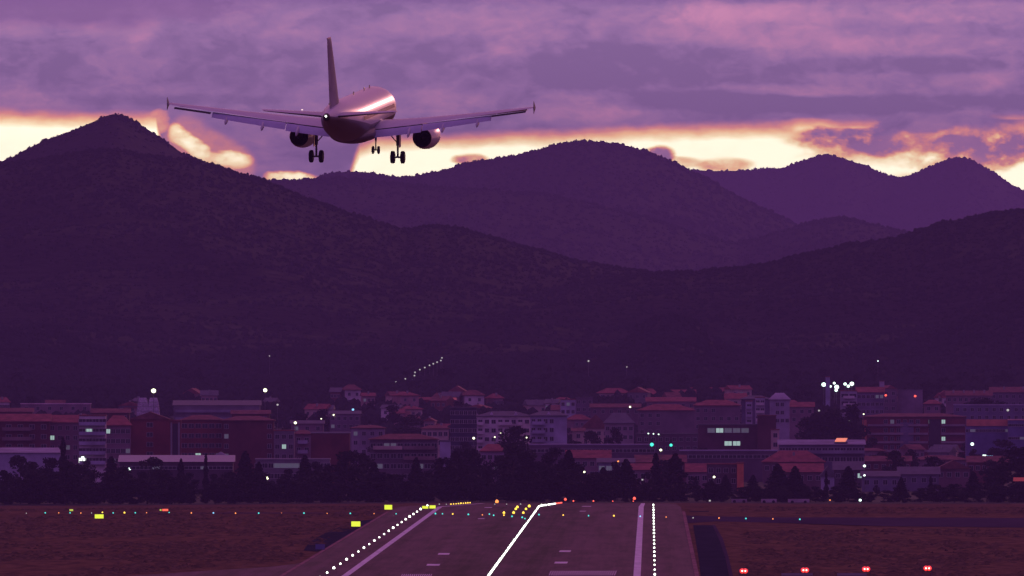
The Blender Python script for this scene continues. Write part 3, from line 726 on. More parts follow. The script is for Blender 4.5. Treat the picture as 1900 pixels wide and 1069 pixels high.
# PAPI units
for i, (x, y) in enumerate(((1380,1059.5),(1493.5,1058),(1607,1056),(1721,1054.5))):
    Y = 3215.; x_ = wx(x, Y); z = wz(y, Y); z0 = gz(x_, Y)
    t = thing('approach_lamp_unit', ['first','second','third','fourth'][i] + ' red approach lamp box from the runway in the lower right row', 'approach light', (x_, Y, z0), 'red approach lamp units in the lower right row')
    zl = z - z0
    MB().box(-.75,.75,.05,1.25,zl-.22,zl+.22).build('housing', grey_fix, t)
    for s in (-.6,.6): MB().tube((s,.65,0),(s,.65,zl-.22),.05).build('leg', grey_fix, t)
    for s in (-.22,.22):
        lo = MB().lathe([(0,.05),(.02,.36),(.09,.34),(.14,.2)], (s,-.1,zl), 'y', 16, True, True).build('lens', E['papi'], t, True)
        MB().lathe([(-.08,.04),(-.05,.11),(-.02,.12)], (s,-.1,zl), 'y', 12, True, True).build('bulb', emat('lamp_papi_core', (1,.75,.6), 3), lo, True)
for i, (xa, xb) in enumerate(((1450,1508),(1553,1608))):
    Y = 3190.; t = thing('barrier', 'low %s board on the grass under the %s red lamps' % (('grey white','first two') if i == 0 else ('dark striped','last two')), 'barrier', (wx((xa+xb)/2,Y), Y, gz(wx(xa,Y),Y)))
    w = (xb-xa)*Y/K; z = wz(1063.5,Y)-gz(wx(xa,Y),Y)
    MB().box(-w/2,w/2,0,.08,z-.35,z).build('board', concrete, t)
    for s in (-.4,.4): MB().tube((s*w,.12,0),(s*w,.12,z),.04).build('post', grey_fix, t)

# ------------------------------------------------------------------ trees
def leaf_cloud(fn, n, size, seed):
    rnd = random.Random(seed); b = MB()
    for _ in range(n):
        p, o = fn(rnd); s = size*rnd.uniform(.6, 1.5)
        a = Vector((rnd.gauss(0,1), rnd.gauss(0,1), rnd.gauss(0,1))).normalized(); c = a.orthogonal().normalized(); d = a.cross(c)
        p = Vector(p)
        b.add([p-c*s-d*s*.3, p+d*s*.7-c*s*.2, p+c*s-d*s*.1, p-d*s*.8+c*s*.1], [(0,1,2,3)])
    return b
def round_tree(seed, h=1.0, spread=.42, low=.12):
    rnd = random.Random(seed)
    cl = []
    for i in range(26):
        t = rnd.random(); z = low + (1-low)*t
        rr = spread*math.sqrt(max(.05, 1-((t-.38)/.66)**2))*rnd.uniform(.25,.95); a = rnd.random()*6.28
        cl.append((rr*math.cos(a)*.8, rr*math.sin(a)*.8, z*.93, rnd.uniform(.09,.16)))
    cl.append((0,0,.9,.12))
    def f(r):
        c = r.choice(cl); v = Vector((r.gauss(0,1), r.gauss(0,1), r.gauss(0,1))).normalized()*c[3]*r.random()**.4
        return (c[0]+v.x, c[1]+v.y, min(1, max(low*.6, c[2]+v.z*.85))), 0
    return leaf_cloud(f, 2600, .026, seed)
def cypress_tree(seed, w=.16):
    def f(r):
        t = r.random()**1.15; rad = w*(1-t)**.55*min(1, .35+t*5)*(.72+.28*math.sin(t*23+seed)+.1)
        a = r.random()*6.28; q = r.random()**.35
        return (rad*q*math.cos(a), rad*q*math.sin(a), .03+t*.97), 0
    return leaf_cloud(f, 1900, .021, seed)
def conifer_tree(seed):
    def f(r):
        t = r.random()**1.2; tier = (t*9) % 1; rad = .30*(1-t)**.8*(1.15-.5*tier)+.012
        a = r.random()*6.28; q = r.random()**.4
        return (rad*q*math.cos(a), rad*q*math.sin(a), .06+t*.94), 0
    return leaf_cloud(f, 2600, .026, seed)
TR = {}
for i in range(5): TR['round', i] = round_tree(30+i, spread=(.36,.44,.40,.5,.33)[i], low=(.06,.08,.12,.05,.07)[i]).mesh('crown', leaf_m[i % 2])
for i in range(3): TR['cypress', i] = cypress_tree(50+i, (.11,.15,.2)[i]).mesh('crown', leaf_m[2])
for i in range(3): TR['conifer', i] = conifer_tree(60+i).mesh('crown', leaf_m[2])
trk = MB().tube((0,0,-.03),(.005,0,.35),.022,.014,7).tube((.005,0,.35),(0,.01,.8),.014,.005,6)
for k in range(6):
    a = k*1.05; trk.tube((0,0,.25+.07*k),(.17*math.cos(a),.17*math.sin(a),.42+.07*k),.008,.003,5)
trunk_round = trk.mesh('trunk', trunk_m); trunk_thin = MB().tube((0,0,-.03),(0,0,.9),.018,.004,7).mesh('trunk', trunk_m)
def tree(kind, px, ptop, Y, label, group, wscale=1.0, var=None):
    x = wx(px, Y); z0 = gz(x, Y); h = wz(ptop, Y)-z0
    t = thing({'round':'tree','cypress':'cypress_tree','conifer':'conifer_tree'}[kind], label, 'tree', (x, Y, z0), group, rz=random.random()*6.28)
    t.scale = (h*wscale, h*wscale, h)
    v = random.randrange(5 if kind == 'round' else 3) if var is None else var
    link('trunk', trunk_round if kind == 'round' else trunk_thin, t); link('crown', TR[kind, v], t)
    return t
tl_ = [ # front belt: x, top, kind, width scale
 (8,872,'round',1),(38,846,'round',1.1),(62,858,'round',1.0),(92,850,'round',1.0),(117,812,'cypress',.8),(128,856,'round',1.1),(150,862,'round',1.0),(176,872,'round',1.1),(207,848,'conifer',1.2),(232,866,'round',1),(262,875,'round',.9),
 (283,848,'round',1.1),(308,872,'round',1),(336,852,'cypress',1),(352,878,'round',1.1),(382,842,'cypress',.8),(398,880,'round',1),(424,876,'round',1.1),(455,838,'conifer',1.2),(480,858,'conifer',1.2),(506,892,'round',1),(534,870,'round',1),(566,846,'conifer',1.2),(586,858,'round',1),(612,862,'round',1.1),
 (645,838,'round',1.05),(668,842,'round',1.1),(694,858,'conifer',1.3),(722,884,'round',1),(742,900,'round',1),(772,850,'conifer',1.1),(794,874,'round',.8),(822,848,'round',1.1),(845,838,'conifer',1.4),(872,832,'round',1.1),(900,868,'round',1),(926,846,'round',1.1),(952,824,'round',1.2),(978,840,'conifer',1.4),(1004,858,'round',1),(1030,832,'round',1.1),(1055,836,'conifer',1.2),(1074,862,'round',1),
 (1096,888,'round',.9),(1119,868,'conifer',1.5),(1141,858,'round',.8),(1162,853,'conifer',1.5),(1184,888,'round',.8),(1217,842,'cypress',1.7),(1253,842,'cypress',2.0),(1200,876,'round',.7),(1236,872,'round',.8),(1288,884,'round',.9),(1318,892,'round',.9),(1346,882,'conifer',1.4),(1397,882,'conifer',1.5),(1443,862,'conifer',1.7),(1475,866,'conifer',1.5),(1500,905,'round',.9),(1533,874,'cypress',1.0),
 (1574,866,'conifer',1.5),(1626,900,'round',.9),(1672,886,'conifer',1.4),(1727,884,'cypress',1.2),(1752,905,'round',1),(1772,900,'round',1),(1806,876,'conifer',1.5),(1836,888,'round',1),(1858,862,'round',1.1),(1890,828,'round',1.3)]
ORD = ['first','second','third','fourth','fifth','sixth','seventh','eighth','ninth','tenth','eleventh','twelfth','thirteenth','fourteenth','fifteenth','sixteenth','seventeenth','eighteenth','nineteenth','twentieth','twenty-first','twenty-second','twenty-third','twenty-fourth','twenty-fifth']
LM = [(0,'at the left border'),(60,'under the pale low hall'),(117,'near the tallest thin cypress'),(172,'under the white balcony block'),(232,'before the deep red gabled block'),(300,'below the dark glass slot'),(370,'before the wide red brick block'),(440,'before the plain red brick block'),(505,'by the narrow grey facade'),(560,'below the flat hall with lit windows'),(620,'below the plain red box'),(680,'left of the glazed villa'),(740,'below the glazed villa'),(800,'above the yellow sign pair'),(850,'below the dark tower block'),(905,'by the orange red roof'),(955,'below the white apartments'),(1010,'above the centre line bend'),(1060,'above the red end lights'),(1110,'before the blue grey house'),(1160,'left of the twin cypresses'),(1235,'at the twin cypresses'),(1290,'right of the twin cypresses'),(1345,'before the dark terrace'),(1400,'just right of the orange end wall'),(1455,'before the wide tiled house'),(1520,'by the white slanted gable'),(1575,'left of the brick tower'),(1640,'below the left half of the brick tower'),(1720,'below the right half of the brick tower'),(1790,'below the orange parapet'),(1850,'left of the big border tree'),(1890,'at the right border')]
def near(x): return min(LM, key=lambda q: abs(q[0]-x))[1]
LM2 = [(20,'left border'),(103,'brick block with bright window'),(172,'white balcony block'),(275,'lattice tower'),(400,'long banded stand'),(492,'second flood lamp'),(540,'grey gabled house'),(620,'grey balcony terrace'),(690,'low slope houses'),(760,'glazed villa'),(815,'climbing road lamps'),(862,'dark tower block'),(935,'white apartments'),(1010,'lavender apartment wing'),(1084,'brown gabled villa'),(1140,'cream hilltop villa'),(1200,'green traffic lights'),(1260,'plain grey block'),(1340,'brick school'),(1400,'bay window blocks'),(1450,'rounded lavender block'),(1500,'orange skylight'),(1553,'white floodlights'),(1643,'left red mast light'),(1698,'right red mast light'),(1780,'chimney terrace'),(1832,'orange parapet'),(1890,'right border')]
def near2(x): return min(LM2, key=lambda q: abs(q[0]-x))[1]
def number(items, text):     # ordinal from the left among the things that share a text
    for key in set(text(q) for q in items):
        same = sorted([q for q in items if text(q) == key], key=lambda q: q.location.x/q.location.y)
        for k, q in enumerate(same):
            q['label'] = key if len(same) == 1 else '%s, %s from the left' % (key, ORD[k] if k < 25 else 'farther')
BELT = []
for i, (x, y, k, w) in enumerate(tl_):
    Y = 6050 + (i*137) % 190
    side = 'left of the runway' if x < 640 else 'behind the runway end' if x < 1290 else 'right of the runway'
    lab = {'round':'dark rounded tree in the belt of trees ','conifer':'dark pointed conifer in the belt of trees ','cypress':'slender dark cypress in the belt of trees '}[k] + side
    grp = {'round':'rounded trees ','conifer':'conifers ','cypress':'cypresses '}[k] + 'in the belt ' + side
    if x == 1890: lab, grp = 'tall spreading dark tree at the right border of the photo', None
    if x == 117: lab, grp = 'tallest thin cypress at the far left, rising before the brick block', None
    if x == 952: lab, grp = 'large broad tree in front of the white apartment block', None
    if x == 1217: lab, grp = 'left of the twin dense columnar cypresses beside the right edge lights', None
    if x == 1253: lab, grp = 'right of the twin dense columnar cypresses beside the right edge lights', None
    o = tree(k, x, y, Y, lab, grp, w)
    if grp: o['label'] = {'round':'tall rounded tree ','conifer':'pointed dark conifer ','cypress':'slender cypress '}[k] + near(x); BELT.append(o)
number(BELT, lambda q: q['label']); BELT = []
# dense lower trees and bushes filling the belt
rb = random.Random(5)
for i in range(92):
    if i < 54: x = -10 + i*21.5 + rb.uniform(-6,6); top = rb.uniform(872, 902)
    else: x = 1165 + (i-54)*20 + rb.uniform(-9,9); top = rb.uniform(896, 918)
    side = 'left of the runway' if x < 640 else 'behind the runway end' if x < 1290 else 'right of the runway'
    o = tree('round', x, top, 6010 + rb.uniform(0,30), 'x', 'low bushy trees ' + side, rb.uniform(1.5, 2.2))
    o['label'] = 'low bushy tree ' + near(x); BELT.append(o)
number(BELT, lambda q: q['label']); TOWNT = []
# trees in the town and on the slope behind it
rt = random.Random(9)
spots = [(955,790,7350,1.0),(560,768,8600,1.2),(505,772,8600,1.1),(1365,755,8900,1.2),(1520,765,8300,1.2),(1545,760,8300,1.2),(1580,752,8300,1.0),(1500,775,8300,1.1),(1100,800,7700,.9),(1140,795,7700,.8),(1830,738,8900,1.5),(1800,745,8900,1.3),(1183,700,9700,.8),(1195,715,9700,.9),
         (60,735,9400,1.2),(215,745,9300,1.2),(185,748,9300,1.1),(690,745,9300,1.2),(730,752,9000,1.2),(760,770,8400,1.2),(600,760,8900,1.2),(640,765,8800,1.2),(870,735,9700,1.2),(905,728,9900,1.2),(940,722,9900,1.3),(975,715,10200,1.2),(1010,722,9900,1.2),(1075,735,9400,1.0),
         (1230,700,10300,1.3),(1300,696,10400,1.3),(1375,700,10200,1.3),(1440,706,9900,1.3),(1490,712,9700,1.2),(1755,700,9900,1.4),(1790,690,10300,1.3),(1860,688,10300,1.4),(1720,708,9700,1.2),(1590,695,10300,1.2),(1500,690,10500,1.2),(850,745,9300,1.2),(565,735,9700,1.1),(30,700,10500,1.3),(110,705,10500,1.3),(330,728,9800,1.2),(400,730,9800,1.1),(450,735,9700,1.2)]
for i, (x, y, Y, w) in enumerate(spots):
    if i == 0: tree('round', x, y, Y, 'round dark tree standing against the white apartment block facade', None, 1.2); continue
    a = 'on the slope behind the town' if Y > 9500 else 'between the houses of the town'
    b_ = 'left half' if x < 950 else 'right half'
    TOWNT.append(tree('round', x, y, Y, 'x', 'trees %s, %s' % (a, b_), w))
    TOWNT[-1]['label'] = ('slope tree above the ' if Y > 9500 else 'dark town tree near the ') + near2(x)
for i in range(70):
    x = rt.uniform(0, 1900); Y = rt.choice((6720, 7150, 7450, 7700, 8150, 8750)) + rt.uniform(-30, 30)
    ht = rt.uniform(6, 11); b_ = 'left half' if x < 950 else 'right half'
    o = tree('round', x, HY + (H-gz(wx(x,Y),Y)-ht)*K/Y, Y, 'x', 'trees between the houses of the town, ' + b_, rt.uniform(.9, 1.5))
    o['label'] = 'small town tree near the ' + near2(x); TOWNT.append(o)
number(TOWNT, lambda q: q['label']); TOWNT = []
# woods on the foothill, drawn as larger single crowns
for i in range(60):
    x = rt.uniform(-20, 1920); Y = rt.uniform(10200, 10900)
    gtop = HY + (H-base(Y))*K/Y - rt.uniform(18, 38)
    b_ = 'left' if x < 640 else 'middle' if x < 1280 else 'right'
    TOWNT.append(tree('round', x, gtop, Y, 'x', 'trees on the wooded rise, %s part' % b_, rt.uniform(1.3,1.8)))
    TOWNT[-1]['label'] = 'dim hillside tree above the ' + near2(x)
number(TOWNT, lambda q: q['label'])

# ------------------------------------------------------------------ buildings
def wmat(rgb, var=.28): return mat('wall_%d_%d_%d' % tuple(int(c*100) for c in rgb), rgb, .85, .1, var=var, vscale=.16)
BRICK=(.24,.060,.050); BRICKD=(.15,.055,.055); GREY=(.22,.19,.22); LAV=(.46,.41,.56); WHITE=(.72,.60,.64); CREAM=(.60,.43,.39); DARK=(.10,.075,.09); MAUVE=(.27,.17,.21); TEAL=(.05,.055,.09); BLUE=(.17,.17,.34)
WIN = {}
def window_mesh(w, h, m):
    k = (w, h, m.name)
    if k not in WIN:
        me = bpy.data.meshes.new('window'); b = MB()
        b.box(-w/2,w/2,-.06,.10,-h/2,h/2)
        f0 = len(b.f)
        for q in ((-w/2-.09,-w/2,-h/2-.09,h/2+.09),(w/2,w/2+.09,-h/2-.09,h/2+.09),(-w/2,w/2,h/2,h/2+.09),(-w/2,w/2,-h/2-.09,-h/2),(-.04,.04,-h/2,h/2)):
            b.box(q[0],q[1],-.12,.10,q[2],q[3])
        me.from_pydata(b.v, [], b.f); me.materials.append(m); me.materials.append(frame_w)
        for i, p in enumerate(me.polygons): p.material_index = 0 if i < f0 else 1
        WIN[k] = me
    return WIN[k]
def building(name, label, x0, x1, ytop, Y, wall, roof='flat', rh=0, rm=None, cols=None, rows=None, ww=1.2, wh=1.3, lit=(), depth=12, ry=0, fl=3.0, balc=(), parapet=True, cat='building', chim=0, ybot=None, skip=(), group=None, gap=.35, oh=.5, dorm=0):
    cx = (x0+x1)/2; X0, X1 = wx(x0, Y), wx(x1, Y); w = X1-X0; z0 = gz(wx(cx,Y), Y)
    h = wz(ytop, Y) - z0
    t = thing(name, label, cat, (wx(cx,Y), Y, z0), group, rz=R(ry))
    wl = MB().box(-w/2, w/2, 0, depth, -.4, h).build('wall', wmat(wall), t)
    rz_ = rh*Y/K
    rm = rm or terracotta
    if roof == 'hip':
        i = min(w*.28, depth*.5)
        ro = MB().add([(-w/2-oh,-oh,h),(w/2+oh,-oh,h),(w/2+oh,depth+oh,h),(-w/2-oh,depth+oh,h),(-w/2+i,depth/2,h+rz_),(w/2-i,depth/2,h+rz_),
                       (-w/2-oh,-oh,h+.22),(w/2+oh,-oh,h+.22),(w/2+oh,depth+oh,h+.22),(-w/2-oh,depth+oh,h+.22)],
                      [(0,3,2,1),(6,7,5,4),(7,8,5),(8,9,4,5),(9,6,4),(0,1,7,6),(1,2,8,7),(2,3,9,8),(3,0,6,9)]).build('roof', rm, t)
    elif roof == 'gable':       # ridge along x
        ro = MB().add([(-w/2-oh,-oh,h),(w/2+oh,-oh,h),(w/2+oh,depth+oh,h),(-w/2-oh,depth+oh,h),(-w/2-oh,depth/2,h+rz_),(w/2+oh,depth/2,h+rz_)],
                      [(0,3,2,1),(0,1,5,4),(1,2,5),(2,3,4,5),(3,0,4)]).build('roof', rm, t)
    elif roof == 'front':       # gable end to the viewer
        ro = MB().add([(-w/2-oh,-oh,h),(w/2+oh,-oh,h),(w/2+oh,depth+oh,h),(-w/2-oh,depth+oh,h),(0,-oh,h+rz_),(0,depth+oh,h+rz_)],
                      [(0,3,2,1),(0,1,4),(1,2,5,4),(2,3,5),(3,0,4,5)]).build('roof', rm, t)
    elif roof == 'lean':
        ro = MB().add([(-w/2-oh,-oh,h),(w/2+oh,-oh,h),(w/2+oh,depth+oh,h),(-w/2-oh,depth+oh,h),(w/2+oh,depth+oh,h+rz_),(-w/2-oh,depth+oh,h+rz_)],
                      [(0,3,2,1),(0,1,4,5),(1,2,4),(2,3,5,4),(3,0,5)]).build('roof', rm, t)
    else:
        ro = MB().box(-w/2-.15,w/2+.15,-.15,depth+.15,h,h+.35).build('roof', rm, t)
    for k in range(chim):
        cxk = -w/2 + w*(k+.7)/(chim+.4); zc = h+rz_*.5
        MB().box(cxk-.35,cxk+.35,depth*.25,depth*.25+.7,zc-.5,zc+1.3).build('chimney', concrete, ro)
    for k in range(dorm):
        cxk = -w/2 + w*(k+.6)/(dorm+.2); zc = h+rz_*.25
        MB().add([(cxk-.9,1.2,zc-.3),(cxk+.9,1.2,zc-.3),(cxk,1.2,zc+1.1),(cxk-.9,4.5,zc-.3),(cxk+.9,4.5,zc-.3),(cxk,4.5,zc+1.1)],[(0,1,2),(1,4,5,2),(3,0,2,5),(3,5,4),(0,3,4,1)]).build('dormer', paint_white, ro)
    cols = max(1, int(w/3.3)) if cols is None else cols
    nr = max(1, int((h-1)/fl)); rows = min(nr, rows) if rows is not None else min(nr, 5)
    lit = {(a, b): m for a, b, m in lit}
    for r in range(rows):
        zc = h - 1.7 - r*fl
        if zc < .9: break
        for c in range(cols):
            if (c, r) in skip: continue
            xc = -w/2 + w*(c+.5)/cols
            m = lit.get((c, r), glass)
            link('window', window_mesh(ww, wh, m), t, (xc, 0, zc))
    for (a, b_, r0, r1, mm) in balc:        # balconies: from/to as fraction of the width
        for r in range(r0, r1):
            zc = h - 2.75 - r*fl
            if zc < .5: break
            xa, xb = -w/2+w*a, -w/2+w*b_
            MB().box(xa,xb,-1.3,-.003,zc-.12,zc).box(xa,xb,-1.3,-1.2,zc,zc+.95).box(xa,xa+.1,-1.2,-.003,zc,zc+.95).box(xb-.1,xb,-1.2,-.003,zc,zc+.95).build('balcony', mm, t)
    return t
Lw, Ld, LW = glass_lit, glass_dimlit, glass_white
lavm = wmat(LAV); wm = wmat(WHITE); brm = wmat(BRICK); crm = wmat(CREAM); bluem = wmat(BLUE); bald = wmat((.34,.25,.28)); bal_dark = wmat((.26,.17,.18))
# --- left town
building('apartment_block','long dark brick apartment block with an orange tiled roof at the left border',-60,92,782,7000,BRICKD,'gable',14,terracotta,ww=1.5,balc=((.42,.78,0,5,bal_dark),),depth=14)
building('apartment_block','grey brick block with one bright window, left of the white balcony block',90,147,784,7010,MAUVE,'gable',14,terracotta,cols=4,lit=((0,1,Lw),(2,2,Ld)),depth=13)
building('apartment_block','apartment block with four bands of white balconies',147,196,772,6900,WHITE,'flat',cols=4,ww=2.2,wh=1.5,fl=2.95,lit=((1,1,Lw),(0,4,LW)),balc=((0,1,0,5,lavm),),depth=13)
building('apartment_block','mauve brick block under an orange hipped roof, right of the white balconies',196,242,790,6950,MAUVE,'hip',19,terracotta,cols=5,lit=((0,0,Lw),(4,2,Ld),(1,3,Ld)),depth=14)
building('apartment_block','deep red brick block with a low dark gable and one window column',242,314,778,6960,BRICK,'front',14,terracotta_dim,cols=3,skip=((0,0),(0,1),(0,2),(0,3),(0,4),(2,0),(2,1),(2,2),(2,3)),depth=14,ww=1.8)
t = building('stair_tower','narrow stair tower with a tall dark glass slot between pale edges',314,336,781,6920,BRICK,'flat',cols=0,rows=0,depth=8)
hS = wz(781,6920)-gz(wx(325,6920),6920)
MB().box(-.75,.75,-.10,-.003,1,hS-.8).build('glass_slot', glass, t)
for s in (-1,1): MB().box(s*1.15-.25,s*1.15+.25,-.16,-.003,.5,hS-.5).build('pilaster', concrete, t)
building('apartment_block','wide red brick block with pale shutters left of the grey tower house',336,412,780,6940,BRICK,'hip',10,terracotta_dim,cols=6,lit=((2,3,Lw),(5,3,Ld)),depth=13,ww=1.6)
building('apartment_block','broad plain dark red brick block with few windows in the left town',412,508,781,6930,BRICKD,'hip',9,terracotta_dim,cols=6,skip=tuple((c,r) for c in (1,2,3,4) for r in range(5)),lit=((0,1,Ld),(0,3,Ld)),depth=14)
building('tower_house','narrow pale grey facade with two small bluish lit windows',508,546,800,6900,GREY,'flat',cols=3,lit=((1,1,Lw),(1,3,LW)),depth=10)
building('tower_house','mauve house with a pale arched bay left of the plain brick box',546,577,806,6950,MAUVE,'hip',8,terracotta_dim,cols=2,balc=((.2,.8,0,3,lavm),),depth=10)
building('warehouse','plain dark red brick box with a pale roof line',577,649,804,6880,(.17,.05,.045),'flat',cols=0,rows=0,depth=14,rm=concrete)
building('low_hall','long low hall with a lavender metal roof in front of the red brick blocks',222,432,857,6480,DARK,'lean',12,metal_roof,cols=14,rows=1,lit=((4,0,Ld),(10,0,Ld)),depth=18,ww=2.2,wh=.8)
building('low_hall','pale low hall with a white roof edge at the left border, half behind trees',-40,112,840,6450,LAV,'lean',9,wmat((.34,.30,.40)),cols=0,rows=0,depth=18)
building('low_hall','flat hall with a pale eave and a band of lit windows left of the middle',474,612,853,6520,GREY,'flat',cols=12,rows=2,lit=tuple((c,0,Ld) for c in (3,4,5,6)),depth=14,rm=concrete,ww=2.0)
tt = building('kiosk','small pale peaked roof showing over the right part of the lavender hall',399,420,846,6530,WHITE,'front',8,wmat((.62,.5,.62)),cols=0,rows=0,depth=4)
building('villa','house with a red hipped roof, white upper storey and dark glazed balconies',686,812,816,6620,(.15,.11,.14),'hip',11,terracotta_dim,cols=10,rows=5,ww=1.5,lit=((1,2,Ld),(2,0,Ld),(3,0,Ld),(7,2,Ld),(1,3,Ld)),balc=((.5,.96,0,2,bal_dark),(.05,.48,0,1,crm)),depth=13)
building('garage_tower','narrow blank lavender wall at the right end of the glazed villa',816,836,819,6600,LAV,'flat',cols=0,rows=0,depth=8,rm=slate)
building('house','pale mauve house behind the glazed villa',652,714,795,7500,(.36,.28,.36),'hip',6,terracotta_dim,cols=4,rows=3,lit=((0,0,Ld),))
building('house','low white house with a lavender end wall on the slope',622,652,731,10000,LAV,'gable',4,wmat((.5,.45,.6)),cols=2,rows=1,depth=8)
building('house','reddish low house beside the lavender one on the slope',652,690,735,9950,MAUVE,'gable',5,wmat((.45,.38,.45)),cols=3,rows=1,depth=8)
building('house','house with a white gable end below the hillside street lamps',800,836,752,9500,LAV,'front',7,terracotta_dim,cols=2,rows=1,depth=9)
building('house','red brick terrace house left of the white gable house',778,802,742,9600,BRICK,'gable',5,terracotta,cols=2,rows=2,depth=8)
building('roof_house','small house with a bright orange roof edge on the slope',833,845,742,9400,MAUVE,'gable',4,orange_clad,cols=0,rows=0,depth=6,cat='house')
building('house','pinkish house row behind the glazed villa',782,832,796,7700,CREAM,'hip',7,terracotta_dim,cols=5,rows=2)
building('tower_block','dark blue green glass tower block left of the white apartments',836,884,757,7800,TEAL,'flat',cols=6,rows=5,rm=slate,depth=12,ww=1.5)
building('stand','long grey block with horizontal bands far behind the left town',322,482,752,9050,GREY,'lean',9,slate,cols=0,rows=0,depth=20,balc=((0.02,.98,0,3,wmat((.3,.28,.36))),))
building('greenhouse','far low sheds with a bright pale roof strip at upper left',38,168,750,9300,MAUVE,'flat',cols=6,rows=1,rm=wmat((.85,.62,.72)),depth=14)
building('house','dark red roofed house row behind the left brick blocks',0,60,764,8300,BRICKD,'gable',7,terracotta_dim,cols=4,rows=2)
building('house','dark red house between the lattice tower and the left brick blocks',170,240,766,8200,BRICKD,'gable',8,terracotta_dim,cols=4,rows=2)
building('house','low reddish shed roof left of the second tall lamp',430,500,768,8300,BRICKD,'gable',7,terracotta_dim,cols=4,rows=1)
building('house','grey house with a pale gable near the small white lamp, left town',540,600,786,8000,MAUVE,'gable',6,slate,cols=3,rows=2,lit=((0,0,Ld),))
building('house','grey terrace with pale balconies below the slope, middle left',612,668,768,8600,(.20,.14,.20),'gable',6,slate,cols=5,rows=2,lit=((0,1,Ld),))
# --- middle
t = building('apartment_block','white apartment block with dark balcony recesses and a brown hipped roof',885,984,773,7520,WHITE,'hip',10,slate,cols=8,rows=5,fl=2.9,ww=1.3,wh=1.2,balc=((.40,.66,0,5,wm),(.0,.12,0,5,wm),(.75,.85,0,5,wm)),depth=13,dorm=2)
building('apartment_block','lavender right wing of the white apartment block with a blank end wall',984,1052,772,7500,LAV,'hip',9,slate,cols=6,rows=5,fl=2.9,skip=tuple((c,r) for c in (4,5) for r in range(5)),balc=((.05,.40,0,4,lavm),),depth=13,dorm=1)
building('house','house with an orange red roof in front of the white apartments',892,938,838,6750,(.36,.24,.34),'hip',14,terracotta,cols=4,rows=3,lit=((2,1,Ld),))
building('house','small white house behind the lavender wing',1040,1068,742,9000,LAV,'flat',cols=3,rows=2,lit=((1,0,Ld),))
building('house','dim grey mansion block right of the small white house',1068,1100,738,9050,(.16,.12,.17),'flat',cols=3,rows=3,rm=slate)
building('villa','big villa with a steep brown gable and a lit cream left slope',1080,1130,795,7900,CREAM,'front',26,terracotta_dim,cols=4,rows=2,depth=12)
building('villa','villa with a dark slate hipped roof and pale walls beside the brown gable',1122,1176,786,7850,(.36,.26,.31),'hip',20,slate,cols=5,rows=3,depth=12)
building('annexe','small cream annexe left of the brown gabled villa',1062,1084,800,7860,CREAM,'gable',6,terracotta_dim,cols=1,rows=1,cat='house')
building('villa','cream villa with three dark windows under a pink hipped roof, highest in the middle',1108,1170,730,9800,CREAM,'hip',10,terracotta,cols=3,rows=1,depth=10,ww=1.6,wh=1.8)
building('house','small pink roofed house just right of the highest cream villa',1190,1220,732,9820,CREAM,'hip',11,terracotta,cols=2,rows=1,depth=8)
building('long_house','long low pink tiled roof right of the small pink roofed house',1222,1290,731,9850,MAUVE,'gable',8,terracotta,cols=6,rows=1,cat='house')
building('long_house','longest low red roof, left of the white bay window block',1282,1358,729,9900,MAUVE,'gable',10,terracotta,cols=6,rows=1,cat='house')
building('apartment_block','plain grey block under a wide red hipped roof, middle right',1184,1288,762,8250,(.22,.155,.19),'hip',12,terracotta,cols=7,rows=3,skip=tuple((c,r) for c in (3,4,5,6) for r in range(4)),depth=14)
building('apartment_block','mauve block with a red roof and a glowing roof light',1288,1374,753,8350,(.24,.16,.20),'hip',11,terracotta,cols=6,rows=3,depth=14,skip=tuple((c,r) for c in (3,4,5) for r in (0,2)))
building('house','house with an orange gabled roof above the mauve block',1346,1384,740,8900,CREAM,'gable',10,orange_clad if False else terracotta,cols=3,rows=1)
building('apartment_block','narrow blue white block with stacked bay windows',1384,1396,745,8620,LAV,'flat',cols=1,rows=4,ww=1.6,balc=((.1,.9,0,4,lavm),),depth=10)
building('apartment_block','white block with stacked bay windows and a dark joint at each side',1402,1419,738,8600,(.50,.44,.56),'flat',cols=2,rows=4,ww=1.3,balc=((.05,.95,0,4,wm),),depth=10)
building('apartment_block','dark slate roofed core behind the two bay window blocks',1376,1428,741,8640,(.12,.10,.17),'hip',7,slate,cols=0,rows=0,depth=10)
building('apartment_block','lavender block with a rounded pale top storey',1429,1465,742,8450,(.42,.36,.47),'hip',13,wmat((.38,.33,.42)),cols=4,rows=3,skip=((0,0),(0,1),(3,0),(3,1)),depth=12)
building('house','red roofed house right of the rounded lavender block',1466,1510,755,8500,MAUVE,'gable',9,terracotta,cols=3,rows=2)
t = building('school','brick school with a row of five greenish lit windows',1296,1406,789,7350,(.12,.06,.075),'flat',cols=7,rows=2,fl=4.2,ww=2.3,wh=1.4,lit=((1,0,Ld),(2,0,Lw),(3,0,Ld),(4,0,Ld),(5,0,Ld),(3,1,Lw),(4,1,Lw)),skip=((0,0),(6,0),(5,1),(6,1),(0,1),(1,1),(2,1)),depth=14,rm=slate)
building('tower_block','blank brown brick tower at the right end of the school',1406,1440,772,7340,(.13,.055,.06),'flat',cols=0,rows=0,depth=14,rm=terracotta_dim)
building('chimney_house','pink edged stair wing beside the brown brick tower',1431,1446,798,7300,CREAM,'flat',cols=1,rows=2,depth=6,cat='building')
building('bridge_hall','long flat hall with a pale double roof edge behind the trees',982,1214,826,7020,(.14,.10,.14),'flat',cols=16,rows=1,rm=wmat((.42,.36,.48)),depth=12,ww=2.5,wh=.9,cat='hall')
building('bridge_hall','low flat hall with a lavender roof edge under the school',1262,1442,837,6980,(.13,.09,.12),'flat',cols=12,rows=1,rm=lavm,depth=12,ww=2.5,wh=.9,cat='hall')
building('house','row house with a bright red roof behind the broad dark trees',1052,1132,850,6800,MAUVE,'gable',15,terracotta,cols=6,rows=2)
